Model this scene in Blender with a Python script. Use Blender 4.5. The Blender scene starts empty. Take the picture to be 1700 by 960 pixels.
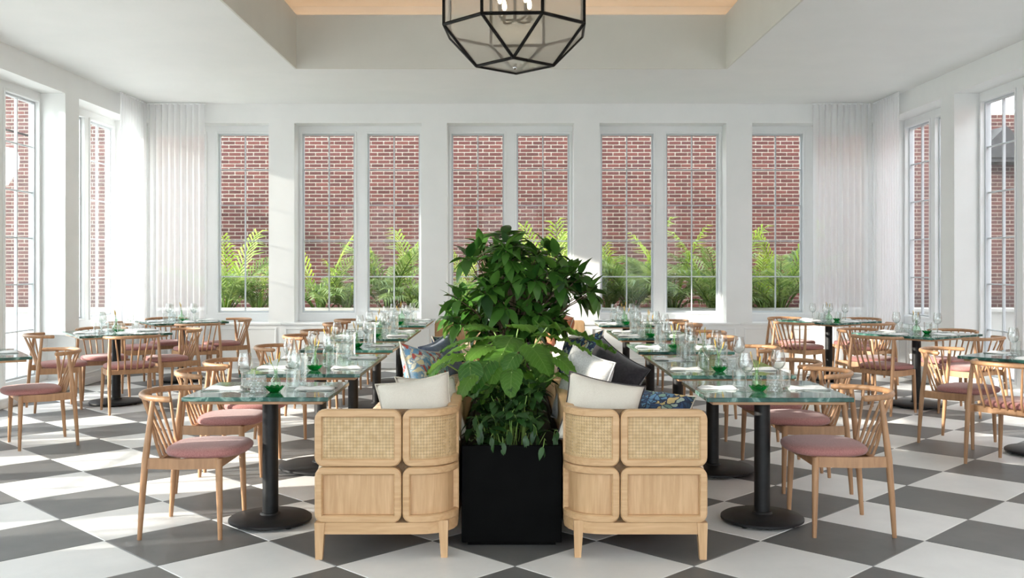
import bpy, bmesh, math, random
from mathutils import Vector, Matrix, Euler
random.seed(7)
R = math.radians
SC = bpy.context.scene
COL = SC.collection
PI = math.pi

# ------------------------------------------------------------------ camera
F_PX, VPX, VPY, EYE = 1622.0, 845.0, 440.0, 1.45
cam = bpy.data.cameras.new('camera')
cam_o = bpy.data.objects.new('camera', cam); COL.objects.link(cam_o)
cam_o.location = (0, 0, EYE); cam_o.rotation_euler = (PI/2, 0, 0)
cam.sensor_fit = 'HORIZONTAL'; cam.sensor_width = 36.0
cam.lens = F_PX/1700*36.0
cam.shift_x = (850-VPX)/1700; cam.shift_y = -(480-VPY)/1700
cam.clip_start = 0.05; cam.clip_end = 200
SC.camera = cam_o

# ------------------------------------------------------------------ light
SUN_DIR = Vector((0.97, 0.25, -0.262)).normalized()
w = bpy.data.worlds.new('sky'); SC.world = w; w.use_nodes = True
bg = w.node_tree.nodes['Background']
bg.inputs['Color'].default_value = (0.87, 0.945, 1.0, 1); bg.inputs['Strength'].default_value = 3.7
sun = bpy.data.lights.new('sun', 'SUN'); sun.energy = 7.5; sun.angle = R(0.8); sun.color = (1.0, 0.93, 0.82)
sun_o = bpy.data.objects.new('sun', sun); COL.objects.link(sun_o)
sun_o.rotation_euler = SUN_DIR.to_track_quat('-Z', 'Y').to_euler(); sun_o.location = (-12, -3, 6)
SC.view_settings.view_transform = 'Standard'; SC.view_settings.look = 'None'
SC.view_settings.gamma = 1.0; SC.view_settings.use_curve_mapping = False
SC.view_settings.exposure = 0.95
SC.cycles.use_denoising = True
SC.cycles.max_bounces = 10; SC.cycles.diffuse_bounces = 6; SC.cycles.glossy_bounces = 4
SC.cycles.transparent_max_bounces = 24; SC.cycles.transmission_bounces = 6
SC.cycles.sample_clamp_indirect = 6.0
SC.cycles.caustics_reflective = False; SC.cycles.caustics_refractive = False

def px(x, y, Y):   # photo pixel at a depth -> world point, used only to read sizes off the photo
    return Vector(((x-VPX)*Y/F_PX, Y, EYE-(y-VPY)*Y/F_PX))

# ------------------------------------------------------------------ mesh helpers
class MB:
    def __init__(s): s.v = []; s.f = []
    def add(s, vs, fs):
        o = len(s.v); s.v += [tuple(v) for v in vs]; s.f += [tuple(i+o for i in f) for f in fs]; return s
    def box(s, x0, x1, y0, y1, z0, z1):
        return s.add([(x0,y0,z0),(x1,y0,z0),(x1,y1,z0),(x0,y1,z0),(x0,y0,z1),(x1,y0,z1),(x1,y1,z1),(x0,y1,z1)],
                     [(0,3,2,1),(4,5,6,7),(0,1,5,4),(1,2,6,5),(2,3,7,6),(3,0,4,7)])
    def cbox(s, x0, x1, y0, y1, z0, z1, b=0.004, seg=1):
        bm = bmesh.new(); bmesh.ops.create_cube(bm, size=1)
        for v in bm.verts:
            v.co = ((x0+x1)/2+v.co.x*(x1-x0), (y0+y1)/2+v.co.y*(y1-y0), (z0+z1)/2+v.co.z*(z1-z0))
        bmesh.ops.bevel(bm, geom=bm.edges[:], offset=b, segments=seg, profile=0.5, affect='EDGES')
        bm.verts.index_update()
        s.add([v.co[:] for v in bm.verts], [[v.index for v in f.verts] for f in bm.faces]); bm.free(); return s
    def tube(s, pts, rad, n=8, caps=True, flat=1.0):
        pts = [Vector(p) for p in pts]; m = len(pts)
        if not hasattr(rad, '__len__'): rad = [rad]*m
        up = None; vs = []; fs = []
        for i, p in enumerate(pts):
            t = (pts[min(i+1, m-1)]-pts[max(i-1, 0)])
            t = t.normalized() if t.length > 1e-9 else Vector((0,0,1))
            if up is None:
                up = Vector((0,0,1)) if abs(t.z) < 0.9 else Vector((1,0,0))
            a = t.cross(up)
            a = a.normalized() if a.length > 1e-6 else t.orthogonal().normalized()
            b = a.cross(t).normalized(); up = b
            for k in range(n):
                an = 2*PI*k/n
                vs.append(p+(a*math.cos(an)+b*math.sin(an)*flat)*rad[i])
        for i in range(m-1):
            for k in range(n):
                k2 = (k+1) % n
                fs.append((i*n+k, i*n+k2, (i+1)*n+k2, (i+1)*n+k))
        if caps:
            fs.append(tuple(range(n))[::-1]); fs.append(tuple((m-1)*n+k for k in range(n)))
        return s.add(vs, fs)
    def lathe(s, prof, n=20, c=(0,0,0), sx=1.0, sy=1.0, close=False):
        vs = []; fs = []; idx = []
        for (r, z) in prof:
            if r < 1e-6:
                idx.append([len(vs)]); vs.append((c[0], c[1], c[2]+z))
            else:
                idx.append(list(range(len(vs), len(vs)+n)))
                for k in range(n):
                    a = 2*PI*k/n; vs.append((c[0]+sx*r*math.cos(a), c[1]+sy*r*math.sin(a), c[2]+z))
        for A, B in zip(idx[:-1], idx[1:]):
            for k in range(n):
                k2 = (k+1) % n
                if len(A) == 1 and len(B) == 1: continue
                if len(A) == 1: fs.append((A[0], B[k2], B[k]))
                elif len(B) == 1: fs.append((A[k], A[k2], B[0]))
                else: fs.append((A[k], A[k2], B[k2], B[k]))
        return s.add(vs, fs)
    def mesh(s, name, mat=None, smooth=None, recalc=True):
        me = bpy.data.meshes.new(name); me.from_pydata(s.v, [], s.f)
        if recalc:
            bm = bmesh.new(); bm.from_mesh(me); bmesh.ops.recalc_face_normals(bm, faces=bm.faces[:]); bm.to_mesh(me); bm.free()
        if smooth is not None:
            me.polygons.foreach_set('use_smooth', [True]*len(me.polygons))
            if smooth < 180: me.set_sharp_from_angle(angle=R(smooth))
        if mat: me.materials.append(mat)
        me.update(); return me
    def build(s, name, mat, parent=None, smooth=None, recalc=True, loc=(0,0,0)):
        return link(name, s.mesh(name, mat, smooth, recalc), parent, loc)

def link(name, me, parent=None, loc=(0,0,0), rot=None, scale=None):
    o = bpy.data.objects.new(name, me); COL.objects.link(o); o.location = loc
    if rot is not None: o.rotation_euler = rot
    if scale is not None: o.scale = scale
    if parent: o.parent = parent
    return o
def empty(name, loc=(0,0,0), rz=0.0, parent=None):
    o = link(name, None, parent, loc, (0,0,rz)); o.empty_display_size = 0.1; return o
def tag(o, label, cat, group=None):
    o['label'] = label; o['category'] = cat
    if group: o['group'] = group
    return o
def struct(o, label=None):
    o['kind'] = 'structure'
    if label: o['label'] = label
    return o
CH = {}
def copy_tree(o, parent=None):
    c = o.copy(); COL.objects.link(c); c.parent = parent
    kids = CH.get(o.name)
    if kids is None: kids = CH[o.name] = list(o.children)
    for k in kids: copy_tree(k, c)
    return c
_used = set()
def place(proto, loc, rz, label, cat, group):
    """first call moves the prototype itself, later calls copy it with its parts"""
    if proto.name in _used: o = copy_tree(proto)
    else:
        CH[proto.name] = list(proto.children)
        for k in CH[proto.name]: CH[k.name] = list(k.children)
        _used.add(proto.name); o = proto
    o.location = loc; o.rotation_euler = (0, 0, rz)
    return tag(o, label, cat, group)

# ------------------------------------------------------------------ materials
def mat(name):
    m = bpy.data.materials.new(name); m.use_nodes = True
    nt = m.node_tree; return m, nt, nt.nodes['Principled BSDF']
def N(nt, t, **kw):
    n = nt.nodes.new(t)
    for k, v in kw.items(): setattr(n, k, v)
    return n
def ramp(nt, stops):
    r = N(nt, 'ShaderNodeValToRGB'); e = r.color_ramp.elements
    while len(e) < len(stops): e.new(0.5)
    for el, (p, c) in zip(e, stops): el.position = p; el.color = (*c, 1)
    return r
def noise(nt, scale, coord='Object', detail=4, sc=(1,1,1)):
    tc = N(nt, 'ShaderNodeTexCoord'); mp = N(nt, 'ShaderNodeMapping'); mp.inputs['Scale'].default_value = sc
    nt.links.new(tc.outputs[coord], mp.inputs['Vector'])
    n = N(nt, 'ShaderNodeTexNoise'); n.inputs['Scale'].default_value = scale; n.inputs['Detail'].default_value = detail
    nt.links.new(mp.outputs['Vector'], n.inputs['Vector']); return n
def bump(nt, p, src, strength=0.2, dist=0.002):
    b = N(nt, 'ShaderNodeBump'); b.inputs['Strength'].default_value = strength; b.inputs['Distance'].default_value = dist
    nt.links.new(src, b.inputs['Height']); nt.links.new(b.outputs['Normal'], p.inputs['Normal'])
def two_tone(name, c1, c2, scale=6, rough=0.5, sc=(1,1,1), lo=0.35, hi=0.65, bmp=0.0, bscale=None, metal=0, coat=0, spec=0.5, detail=4):
    m, nt, p = mat(name)
    n = noise(nt, scale, sc=sc, detail=detail); r = ramp(nt, [(lo, c1), (hi, c2)])
    nt.links.new(n.outputs['Fac'], r.inputs['Fac']); nt.links.new(r.outputs['Color'], p.inputs['Base Color'])
    p.inputs['Roughness'].default_value = rough; p.inputs['Metallic'].default_value = metal
    p.inputs['Coat Weight'].default_value = coat; p.inputs['Specular IOR Level'].default_value = spec
    if bmp:
        n2 = noise(nt, bscale or scale*6, sc=sc); bump(nt, p, n2.outputs['Fac'], bmp)
    return m
M = {}
M['wall'] = two_tone('white_wall_paint', (.80,.81,.80), (.83,.835,.825), 2.5, .38, bmp=.03, bscale=60)
M['trim'] = two_tone('white_trim_paint', (.80,.815,.815), (.83,.84,.84), 3, .3, bmp=.02, bscale=50)
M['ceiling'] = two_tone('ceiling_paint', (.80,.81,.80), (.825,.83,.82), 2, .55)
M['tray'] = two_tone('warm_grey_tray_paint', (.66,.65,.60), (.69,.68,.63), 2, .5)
M['sash'] = two_tone('window_sash_paint', (.50,.53,.555), (.56,.59,.61), 4, .35)
M['grout'] = two_tone('grout', (.42,.41,.39), (.5,.49,.47), 30, .8)
def tile_mat(name, c1, c2, rough):
    m, nt, p = mat(name)
    oi = N(nt, 'ShaderNodeObjectInfo')
    n = noise(nt, 2.2, coord='Object', detail=8); n.inputs['Roughness'].default_value = .62; n.noise_dimensions = '4D'
    mu = N(nt, 'ShaderNodeMath', operation='MULTIPLY'); mu.inputs[1].default_value = 40
    nt.links.new(oi.outputs['Random'], mu.inputs[0]); nt.links.new(mu.outputs[0], n.inputs['W'])
    r = ramp(nt, [(.3, c1), (.72, c2)]); nt.links.new(n.outputs['Fac'], r.inputs['Fac'])
    hs = N(nt, 'ShaderNodeHueSaturation'); mr = N(nt, 'ShaderNodeMapRange')
    mr.inputs['To Min'].default_value = .92; mr.inputs['To Max'].default_value = 1.07
    nt.links.new(oi.outputs['Random'], mr.inputs['Value']); nt.links.new(mr.outputs[0], hs.inputs['Value'])
    nt.links.new(r.outputs['Color'], hs.inputs['Color']); nt.links.new(hs.outputs['Color'], p.inputs['Base Color'])
    p.inputs['Roughness'].default_value = rough; bump(nt, p, n.outputs['Fac'], .08)
    return m
M['tile_light'] = tile_mat('pale_stone_tile', (.70,.70,.69), (.82,.815,.80), .42)
M['tile_dark'] = tile_mat('charcoal_stone_tile', (.105,.107,.11), (.165,.163,.16), .45)
def wood(name, c1, c2, sc, scale=9, rough=.42):
    m, nt, p = mat(name)
    n = noise(nt, scale, sc=sc, detail=6); n.inputs['Distortion'].default_value = .6
    r = ramp(nt, [(.3, c1), (.7, c2)]); nt.links.new(n.outputs['Fac'], r.inputs['Fac'])
    nt.links.new(r.outputs['Color'], p.inputs['Base Color']); p.inputs['Roughness'].default_value = rough
    bump(nt, p, n.outputs['Fac'], .06); return m
M['chair_wood'] = wood('oiled_oak_chair', (.33,.175,.088), (.45,.255,.132), (4,4,.6))
M['bench_wood_h'] = wood('pale_ash_grain_across', (.50,.305,.15), (.62,.405,.22), (.5,6,6))
M['bench_wood_v'] = wood('pale_ash_grain_upright', (.50,.305,.15), (.63,.41,.225), (6,6,.5))
M['cane'] = two_tone('woven_cane', (.56,.38,.19), (.68,.49,.27), 40, .5)
M['sub_wood'] = wood('table_plywood', (.40,.22,.11), (.5,.29,.15), (.6,5,5))
def fabric(name, c1, c2, scale=180, rough=.9, bmp=.35, lo=.3, hi=.7):
    m = two_tone(name, c1, c2, scale, rough, lo=lo, hi=hi, bmp=bmp, bscale=scale*1.3, spec=.2)
    m.node_tree.nodes['Principled BSDF'].inputs['Sheen Weight'].default_value = .25
    return m
M['pink'] = fabric('dusty_pink_wool', (.30,.125,.115), (.43,.205,.19), 150)
M['linen'] = fabric('cream_linen', (.62,.575,.49), (.69,.645,.565), 260)
M['grey_weave'] = fabric('grey_woven', (.42,.41,.40), (.60,.59,.57), 120)
M['black_velvet'] = fabric('charcoal_velvet', (.018,.016,.018), (.035,.03,.034), 60)
M['slate_blue'] = fabric('slate_blue_cloth', (.10,.13,.21), (.17,.2,.3), 60)
M['rust'] = fabric('rust_cloth', (.42,.13,.06), (.55,.2,.1), 60)
M['white_cloth'] = fabric('white_napkin_cloth', (.78,.78,.77), (.86,.86,.85), 120, bmp=.15)
M['shade_lining'] = fabric('shade_brown_lining', (.16,.10,.055), (.22,.145,.085), 90)  # shade inside the bench ends put into the lining colour
M['piping'] = fabric('dark_piping', (.03,.025,.025), (.06,.05,.05), 80)
M['beige_cord'] = fabric('beige_piping', (.5,.45,.37), (.6,.55,.46), 80)
def stripes():
    m, nt, p = mat('tan_striped_upholstery')
    tc = N(nt, 'ShaderNodeTexCoord'); sx = N(nt, 'ShaderNodeSeparateXYZ'); nt.links.new(tc.outputs['Object'], sx.inputs[0])
    mu = N(nt, 'ShaderNodeMath', operation='MULTIPLY'); mu.inputs[1].default_value = 9.0; nt.links.new(sx.outputs['Y'], mu.inputs[0])
    fr = N(nt, 'ShaderNodeMath', operation='FRACT'); nt.links.new(mu.outputs[0], fr.inputs[0])
    r = ramp(nt, [(0, (.62,.47,.33)), (.34, (.62,.47,.33)), (.38, (.36,.22,.13)), (.55, (.36,.22,.13)), (.6, (.72,.6,.45)), (.78, (.72,.6,.45)), (.82, (.5,.34,.21))])
    r.color_ramp.interpolation = 'CONSTANT'
    nt.links.new(fr.outputs[0], r.inputs['Fac']); nt.links.new(r.outputs['Color'], p.inputs['Base Color'])
    p.inputs['Roughness'].default_value = .9; n = noise(nt, 200); bump(nt, p, n.outputs['Fac'], .3); return m
M['stripe'] = stripes()
def floral(name, cols, scale, edge=(.012,.022,.05), ew=.10):
    m, nt, p = mat(name)
    tc = N(nt, 'ShaderNodeTexCoord'); n = noise(nt, 9, detail=3)
    mix = N(nt, 'ShaderNodeMix', data_type='RGBA'); mix.inputs[0].default_value = .12
    nt.links.new(tc.outputs['Object'], mix.inputs[6]); nt.links.new(n.outputs['Color'], mix.inputs[7])
    v = N(nt, 'ShaderNodeTexVoronoi'); v.inputs['Scale'].default_value = scale; nt.links.new(mix.outputs[2], v.inputs['Vector'])
    r = ramp(nt, [(i/len(cols), c) for i, c in enumerate(cols)]); r.color_ramp.interpolation = 'CONSTANT'
    sp = N(nt, 'ShaderNodeSeparateColor'); nt.links.new(v.outputs['Color'], sp.inputs[0]); nt.links.new(sp.outputs[0], r.inputs['Fac'])
    v2 = N(nt, 'ShaderNodeTexVoronoi', feature='DISTANCE_TO_EDGE'); v2.inputs['Scale'].default_value = scale; nt.links.new(mix.outputs[2], v2.inputs['Vector'])
    lt = N(nt, 'ShaderNodeMath', operation='LESS_THAN'); lt.inputs[1].default_value = ew; nt.links.new(v2.outputs[0], lt.inputs[0])
    mx = N(nt, 'ShaderNodeMix', data_type='RGBA'); nt.links.new(lt.outputs[0], mx.inputs[0])
    nt.links.new(r.outputs['Color'], mx.inputs[6]); mx.inputs[7].default_value = (*edge, 1)
    nt.links.new(mx.outputs[2], p.inputs['Base Color']); p.inputs['Roughness'].default_value = .85; return m
M['floral_navy'] = floral('navy_leaf_print', [(.02,.05,.12), (.07,.16,.26), (.30,.36,.30), (.05,.12,.2), (.45,.34,.15), (.12,.2,.16), (.02,.05,.1)], 34)
M['floral_pale'] = floral('blue_and_cream_leaf_print', [(.30,.42,.52), (.66,.62,.5), (.12,.26,.4), (.6,.5,.3), (.36,.48,.55), (.4,.08,.06), (.7,.68,.6)], 34, (.22,.30,.38), .06)
def marble():
    m, nt, p = mat('green_marble')
    n = noise(nt, 5, detail=10); n.inputs['Distortion'].default_value = 1.8
    r = ramp(nt, [(.3, (.012,.05,.04)), (.5, (.03,.105,.085)), (.58, (.20,.32,.28)), (.64, (.02,.08,.065)), (.8, (.06,.16,.13))])
    nt.links.new(n.outputs['Fac'], r.inputs['Fac']); nt.links.new(r.outputs['Color'], p.inputs['Base Color'])
    p.inputs['Roughness'].default_value = .07; p.inputs['Specular IOR Level'].default_value = .65; return m
M['marble'] = marble()
M['black_metal'] = two_tone('black_powder_coat', (.006,.006,.0065), (.011,.011,.012), 20, .5, bmp=.1, bscale=200, spec=.35)
M['planter'] = two_tone('black_planter_lacquer', (.0015,.0015,.0015), (.003,.003,.003), 10, .7, spec=.06)
M['lantern_metal'] = two_tone('blackened_iron', (.005,.0045,.004), (.009,.008,.007), 30, .5, spec=.15)
M['steel'] = two_tone('brushed_steel', (.5,.5,.5), (.62,.62,.61), 40, .22, metal=1)
M['soil'] = two_tone('dark_soil', (.01,.008,.006), (.03,.02,.015), 40, .95, bmp=.5)
M['candle'] = two_tone('candle_sleeve', (.05,.045,.04), (.08,.07,.06), 20, .5)
M['yellow_stem'] = two_tone('yellow_dried_stem', (.55,.33,.04), (.7,.46,.08), 60, .7)
def emit(name, c, s):
    m, nt, p = mat(name); p.inputs['Base Color'].default_value = (*c, 1)
    p.inputs['Emission Color'].default_value = (*c, 1); p.inputs['Emission Strength'].default_value = s; return m
M['bulb'] = emit('warm_bulb', (1.0, .78, .5), 18)
M['led'] = emit('warm_cove_led', (1.0, .66, .42), 1.9)
def thin_glass(name, tint=(.97,.985,.98), gloss=.9, ior=1.45, rough=.0, bmp=0, bscale=30, base=.0, diff=0.0, diffc=(.9,.95,.95)):
    m, nt, p = mat(name); nt.nodes.remove(p); out = nt.nodes['Material Output']
    t = N(nt, 'ShaderNodeBsdfTransparent'); t.inputs[0].default_value = (*tint, 1)
    g = N(nt, 'ShaderNodeBsdfGlossy'); g.inputs['Roughness'].default_value = rough
    fr = N(nt, 'ShaderNodeLayerWeight'); fr.inputs['Blend'].default_value = .5
    pw5 = N(nt, 'ShaderNodeMath', operation='POWER'); pw5.inputs[1].default_value = 3.0; nt.links.new(fr.outputs['Facing'], pw5.inputs[0])
    ml = N(nt, 'ShaderNodeMath', operation='MULTIPLY_ADD'); ml.inputs[1].default_value = gloss; ml.inputs[2].default_value = base+.03
    nt.links.new(pw5.outputs[0], ml.inputs[0])
    mx = N(nt, 'ShaderNodeMixShader'); nt.links.new(ml.outputs[0], mx.inputs[0])
    nt.links.new(t.outputs[0], mx.inputs[1]); nt.links.new(g.outputs[0], mx.inputs[2]); last = mx
    if diff:
        d = N(nt, 'ShaderNodeBsdfTranslucent'); d.inputs[0].default_value = (*diffc, 1)
        m2 = N(nt, 'ShaderNodeMixShader'); m2.inputs[0].default_value = diff
        nt.links.new(mx.outputs[0], m2.inputs[1]); nt.links.new(d.outputs[0], m2.inputs[2]); last = m2
    nt.links.new(last.outputs[0], out.inputs[0])
    if bmp:
        n = noise(nt, bscale); b = N(nt, 'ShaderNodeBump'); b.inputs['Strength'].default_value = bmp; b.inputs['Distance'].default_value = .004
        nt.links.new(n.outputs['Fac'], b.inputs['Height'])
        nt.links.new(b.outputs[0], g.inputs['Normal']); nt.links.new(b.outputs[0], fr.inputs['Normal'])
    return m
M['pane'] = thin_glass('window_glass', (.985,.99,.99), gloss=.5, base=-.024, bmp=.012, bscale=1.2)
M['drink'] = thin_glass('clear_drinking_glass', (.975,.985,.98), gloss=1.0, ior=1.5, base=.06)
M['pressed'] = thin_glass('pressed_clear_glass', (.92,.95,.955), gloss=1.0, ior=1.5, base=.06, rough=.05, diff=.12)
M['vase'] = thin_glass('pale_green_glass', (.86,.95,.88), gloss=1.0, ior=1.5, base=.04)
M['seeded'] = thin_glass('seeded_lantern_glass', (.86,.85,.83), gloss=.9, ior=1.45, base=.05, rough=.18, bmp=.6, bscale=60, diff=.27, diffc=(.85,.83,.8))
M['green_glass'] = thin_glass('emerald_glass', (.03,.55,.2), gloss=.9, ior=1.5, base=.05, diff=.3, diffc=(.02,.55,.18))
def sheer():
    m, nt, p = mat('sheer_white_voile'); nt.nodes.remove(p); out = nt.nodes['Material Output']
    t = N(nt, 'ShaderNodeBsdfTransparent'); t.inputs[0].default_value = (1,1,1,1)
    d = N(nt, 'ShaderNodeBsdfDiffuse'); d.inputs[0].default_value = (.9,.9,.91,1)
    tr = N(nt, 'ShaderNodeBsdfTranslucent'); tr.inputs[0].default_value = (.9,.9,.91,1)
    a = N(nt, 'ShaderNodeMixShader'); a.inputs[0].default_value = .55
    nt.links.new(d.outputs[0], a.inputs[1]); nt.links.new(tr.outputs[0], a.inputs[2])
    lw = N(nt, 'ShaderNodeLayerWeight'); lw.inputs['Blend'].default_value = .35
    mr = N(nt, 'ShaderNodeMapRange'); mr.inputs['To Min'].default_value = .74; mr.inputs['To Max'].default_value = .97
    nt.links.new(lw.outputs['Facing'], mr.inputs['Value'])
    b = N(nt, 'ShaderNodeMixShader'); nt.links.new(mr.outputs[0], b.inputs[0])
    nt.links.new(t.outputs[0], b.inputs[1]); nt.links.new(a.outputs[0], b.inputs[2]); nt.links.new(b.outputs[0], out.inputs[0]); return m
M['sheer'] = sheer()
def leaf_mat(name, c1, c2, rough=.35, trans=.3, tc=None):
    m, nt, p = mat(name); out = nt.nodes['Material Output']
    oi = N(nt, 'ShaderNodeObjectInfo'); ge = N(nt, 'ShaderNodeNewGeometry')
    ad = N(nt, 'ShaderNodeMath', operation='ADD'); fr = N(nt, 'ShaderNodeMath', operation='FRACT')
    nt.links.new(oi.outputs['Random'], ad.inputs[0]); nt.links.new(ge.outputs['Random Per Island'], ad.inputs[1]); nt.links.new(ad.outputs[0], fr.inputs[0])
    r = ramp(nt, [(0, c1), (1, c2)]); nt.links.new(fr.outputs[0], r.inputs['Fac'])
    nt.links.new(r.outputs['Color'], p.inputs['Base Color']); p.inputs['Roughness'].default_value = rough
    t = N(nt, 'ShaderNodeBsdfTranslucent'); hs = N(nt, 'ShaderNodeHueSaturation'); hs.inputs['Value'].default_value = 1.6; hs.inputs['Hue'].default_value = .475
    nt.links.new(r.outputs['Color'], hs.inputs['Color']); nt.links.new(hs.outputs['Color'], t.inputs[0])
    mx = N(nt, 'ShaderNodeMixShader'); mx.inputs[0].default_value = trans
    nt.links.new(p.outputs[0], mx.inputs[1]); nt.links.new(t.outputs[0], mx.inputs[2]); nt.links.new(mx.outputs[0], out.inputs[0]); return m
M['leaf_dark'] = leaf_mat('glossy_dark_leaf', (.012,.055,.010), (.085,.22,.035), .24, .28)
M['leaf_big'] = leaf_mat('broad_green_leaf', (.035,.13,.02), (.12,.28,.035), .38, .4)
def veins(m, k=24):
    nt = m.node_tree; p = nt.nodes['Principled BSDF']; src = p.inputs['Base Color'].links[0].from_socket
    tc = N(nt, 'ShaderNodeTexCoord'); sx = N(nt, 'ShaderNodeSeparateXYZ'); nt.links.new(tc.outputs['Object'], sx.inputs[0])
    ab = N(nt, 'ShaderNodeMath', operation='ABSOLUTE'); nt.links.new(sx.outputs['Y'], ab.inputs[0])
    ma = N(nt, 'ShaderNodeMath', operation='MULTIPLY_ADD'); ma.inputs[1].default_value = -.75; nt.links.new(ab.outputs[0], ma.inputs[0]); nt.links.new(sx.outputs['X'], ma.inputs[2])
    mk = N(nt, 'ShaderNodeMath', operation='MULTIPLY'); mk.inputs[1].default_value = k; nt.links.new(ma.outputs[0], mk.inputs[0])
    fr = N(nt, 'ShaderNodeMath', operation='FRACT'); nt.links.new(mk.outputs[0], fr.inputs[0])
    l1 = N(nt, 'ShaderNodeMath', operation='LESS_THAN'); l1.inputs[1].default_value = .09; nt.links.new(fr.outputs[0], l1.inputs[0])
    l2 = N(nt, 'ShaderNodeMath', operation='LESS_THAN'); l2.inputs[1].default_value = .004; nt.links.new(ab.outputs[0], l2.inputs[0])
    mxm = N(nt, 'ShaderNodeMath', operation='MAXIMUM'); nt.links.new(l1.outputs[0], mxm.inputs[0]); nt.links.new(l2.outputs[0], mxm.inputs[1])
    mx = N(nt, 'ShaderNodeMix', data_type='RGBA'); ml = N(nt, 'ShaderNodeMath', operation='MULTIPLY'); ml.inputs[1].default_value = .45
    nt.links.new(mxm.outputs[0], ml.inputs[0]); nt.links.new(ml.outputs[0], mx.inputs[0]); nt.links.new(src, mx.inputs[6]); mx.inputs[7].default_value = (.35,.5,.14,1)
    nt.links.new(mx.outputs[2], p.inputs['Base Color'])
    bump(nt, p, fr.outputs[0], .35, .004)
veins(M['leaf_big'])
M['leaf_vine'] = leaf_mat('vine_leaf', (.010,.042,.010), (.035,.105,.022), .4, .25)
M['palm'] = leaf_mat('palm_leaf', (.07,.14,.03), (.19,.26,.08), .45, .4)
M['palm_sunlit'] = leaf_mat('sunlit_palm_leaf', (.16,.28,.03), (.27,.40,.05), .45, .45)  # sunlight on the tall fronds put into a lighter leaf colour
M['petiole'] = two_tone('green_stalk', (.16,.3,.06), (.3,.42,.12), 10, .5)
M['bark'] = two_tone('brown_bark', (.08,.05,.03), (.16,.11,.07), 20, .9, bmp=.5)
def brick_mat():
    m, nt, p = mat('red_brick')
    oi = N(nt, 'ShaderNodeObjectInfo'); ge = N(nt, 'ShaderNodeNewGeometry')
    ad = N(nt, 'ShaderNodeMath', operation='ADD'); fr = N(nt, 'ShaderNodeMath', operation='FRACT')
    nt.links.new(oi.outputs['Random'], ad.inputs[0]); nt.links.new(ge.outputs['Random Per Island'], ad.inputs[1]); nt.links.new(ad.outputs[0], fr.inputs[0])
    r = ramp(nt, [(0, (.052,.016,.014)), (.4, (.072,.021,.018)), (.75, (.095,.03,.024)), (1, (.06,.02,.02))]); nt.links.new(fr.outputs[0], r.inputs['Fac'])
    n = noise(nt, 30); mx = N(nt, 'ShaderNodeMix', data_type='RGBA'); mx.inputs[0].default_value = .25; mx.blend_type = 'OVERLAY'
    nt.links.new(r.outputs['Color'], mx.inputs[6]); nt.links.new(n.outputs['Color'], mx.inputs[7]); nt.links.new(mx.outputs[2], p.inputs['Base Color'])
    p.inputs['Roughness'].default_value = .9; bump(nt, p, n.outputs['Fac'], .3); return m
M['brick'] = brick_mat()
M['mortar'] = two_tone('pale_mortar', (.34,.31,.26), (.42,.385,.33), 40, .95)
M['far_brick'] = two_tone('dark_red_brick_facade', (.20,.12,.10), (.26,.16,.14), 9, .9)
M['paving'] = two_tone('pale_paving', (.60,.59,.56), (.68,.67,.64), 3, .9)
M['white_stone'] = two_tone('white_rendered_stone', (.36,.36,.345), (.43,.43,.41), 5, .8)
M['grey_roof'] = two_tone('dark_grey_metal_roof', (.02,.022,.025), (.03,.033,.036), 8, .7)
M['white_shade'] = two_tone('white_opal_glass', (.8,.8,.78), (.86,.86,.84), 4, .3)

# ------------------------------------------------------------------ the room
XC, XL, XR, YB = 0.02, -5.14, 5.16, 13.70
ZC, ZH, ZG1, ZG0, ZLOW, ZLEDGE = 3.71, 3.44, 3.33, 0.768, 0.18, 0.64
BAY, PW = 2.14, 0.36
Y_END = -1.52
DREC = 0.29

# floor
fl = struct(MB().box(-5.72, 5.74, Y_END, 14.25, -.12, -.003).build('floor', M['grout']), 'pale and charcoal stone checkerboard floor')
D = 0.862
def tile_mesh(name, m):
    h = .6096/2-.0022; b = .0025; mb = MB()
    vs = []
    for (r_, z) in ((h, -.012), (h, -b), (h-b, 0)):
        vs += [(-r_,-r_,z),(r_,-r_,z),(r_,r_,z),(-r_,r_,z)]
    fs = [(8,9,10,11)]
    for k in range(4):
        k2 = (k+1) % 4; fs += [(k,k2,4+k2,4+k),(4+k,4+k2,8+k2,8+k)]
    return mb.add(vs, fs).mesh(name, m, recalc=False)
tl, td = tile_mesh('tile_pale', M['tile_light']), tile_mesh('tile_dark', M['tile_dark'])
far = {0: MB(), 1: MB()}
for row in range(-16, 24):
    for n_ in range(-8, 9):
        odd = row % 2
        cx = .029+n_*D - (0 if odd else D/2); cy = 4.704+row*D/2
        if not (-5.25 < cx < 5.3 and Y_END+.2 < cy < 13.75): continue
        vis = cy > 4.1 and abs(cx) < cy*.545+.6
        if vis: link('tile', td if odd else tl, fl, (cx, cy, 0), (0, 0, PI/4))
        else:
            h = D/2-.003
            far[odd].add([(cx-h,cy,0),(cx,cy-h,0),(cx+h,cy,0),(cx,cy+h,0)], [(0,1,2,3)])
for k, m_ in ((0, 'tile_light'), (1, 'tile_dark')):
    o = far[k].build('tiles_out_of_view', M[m_], fl, recalc=False); o['kind'] = 'stuff'

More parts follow.
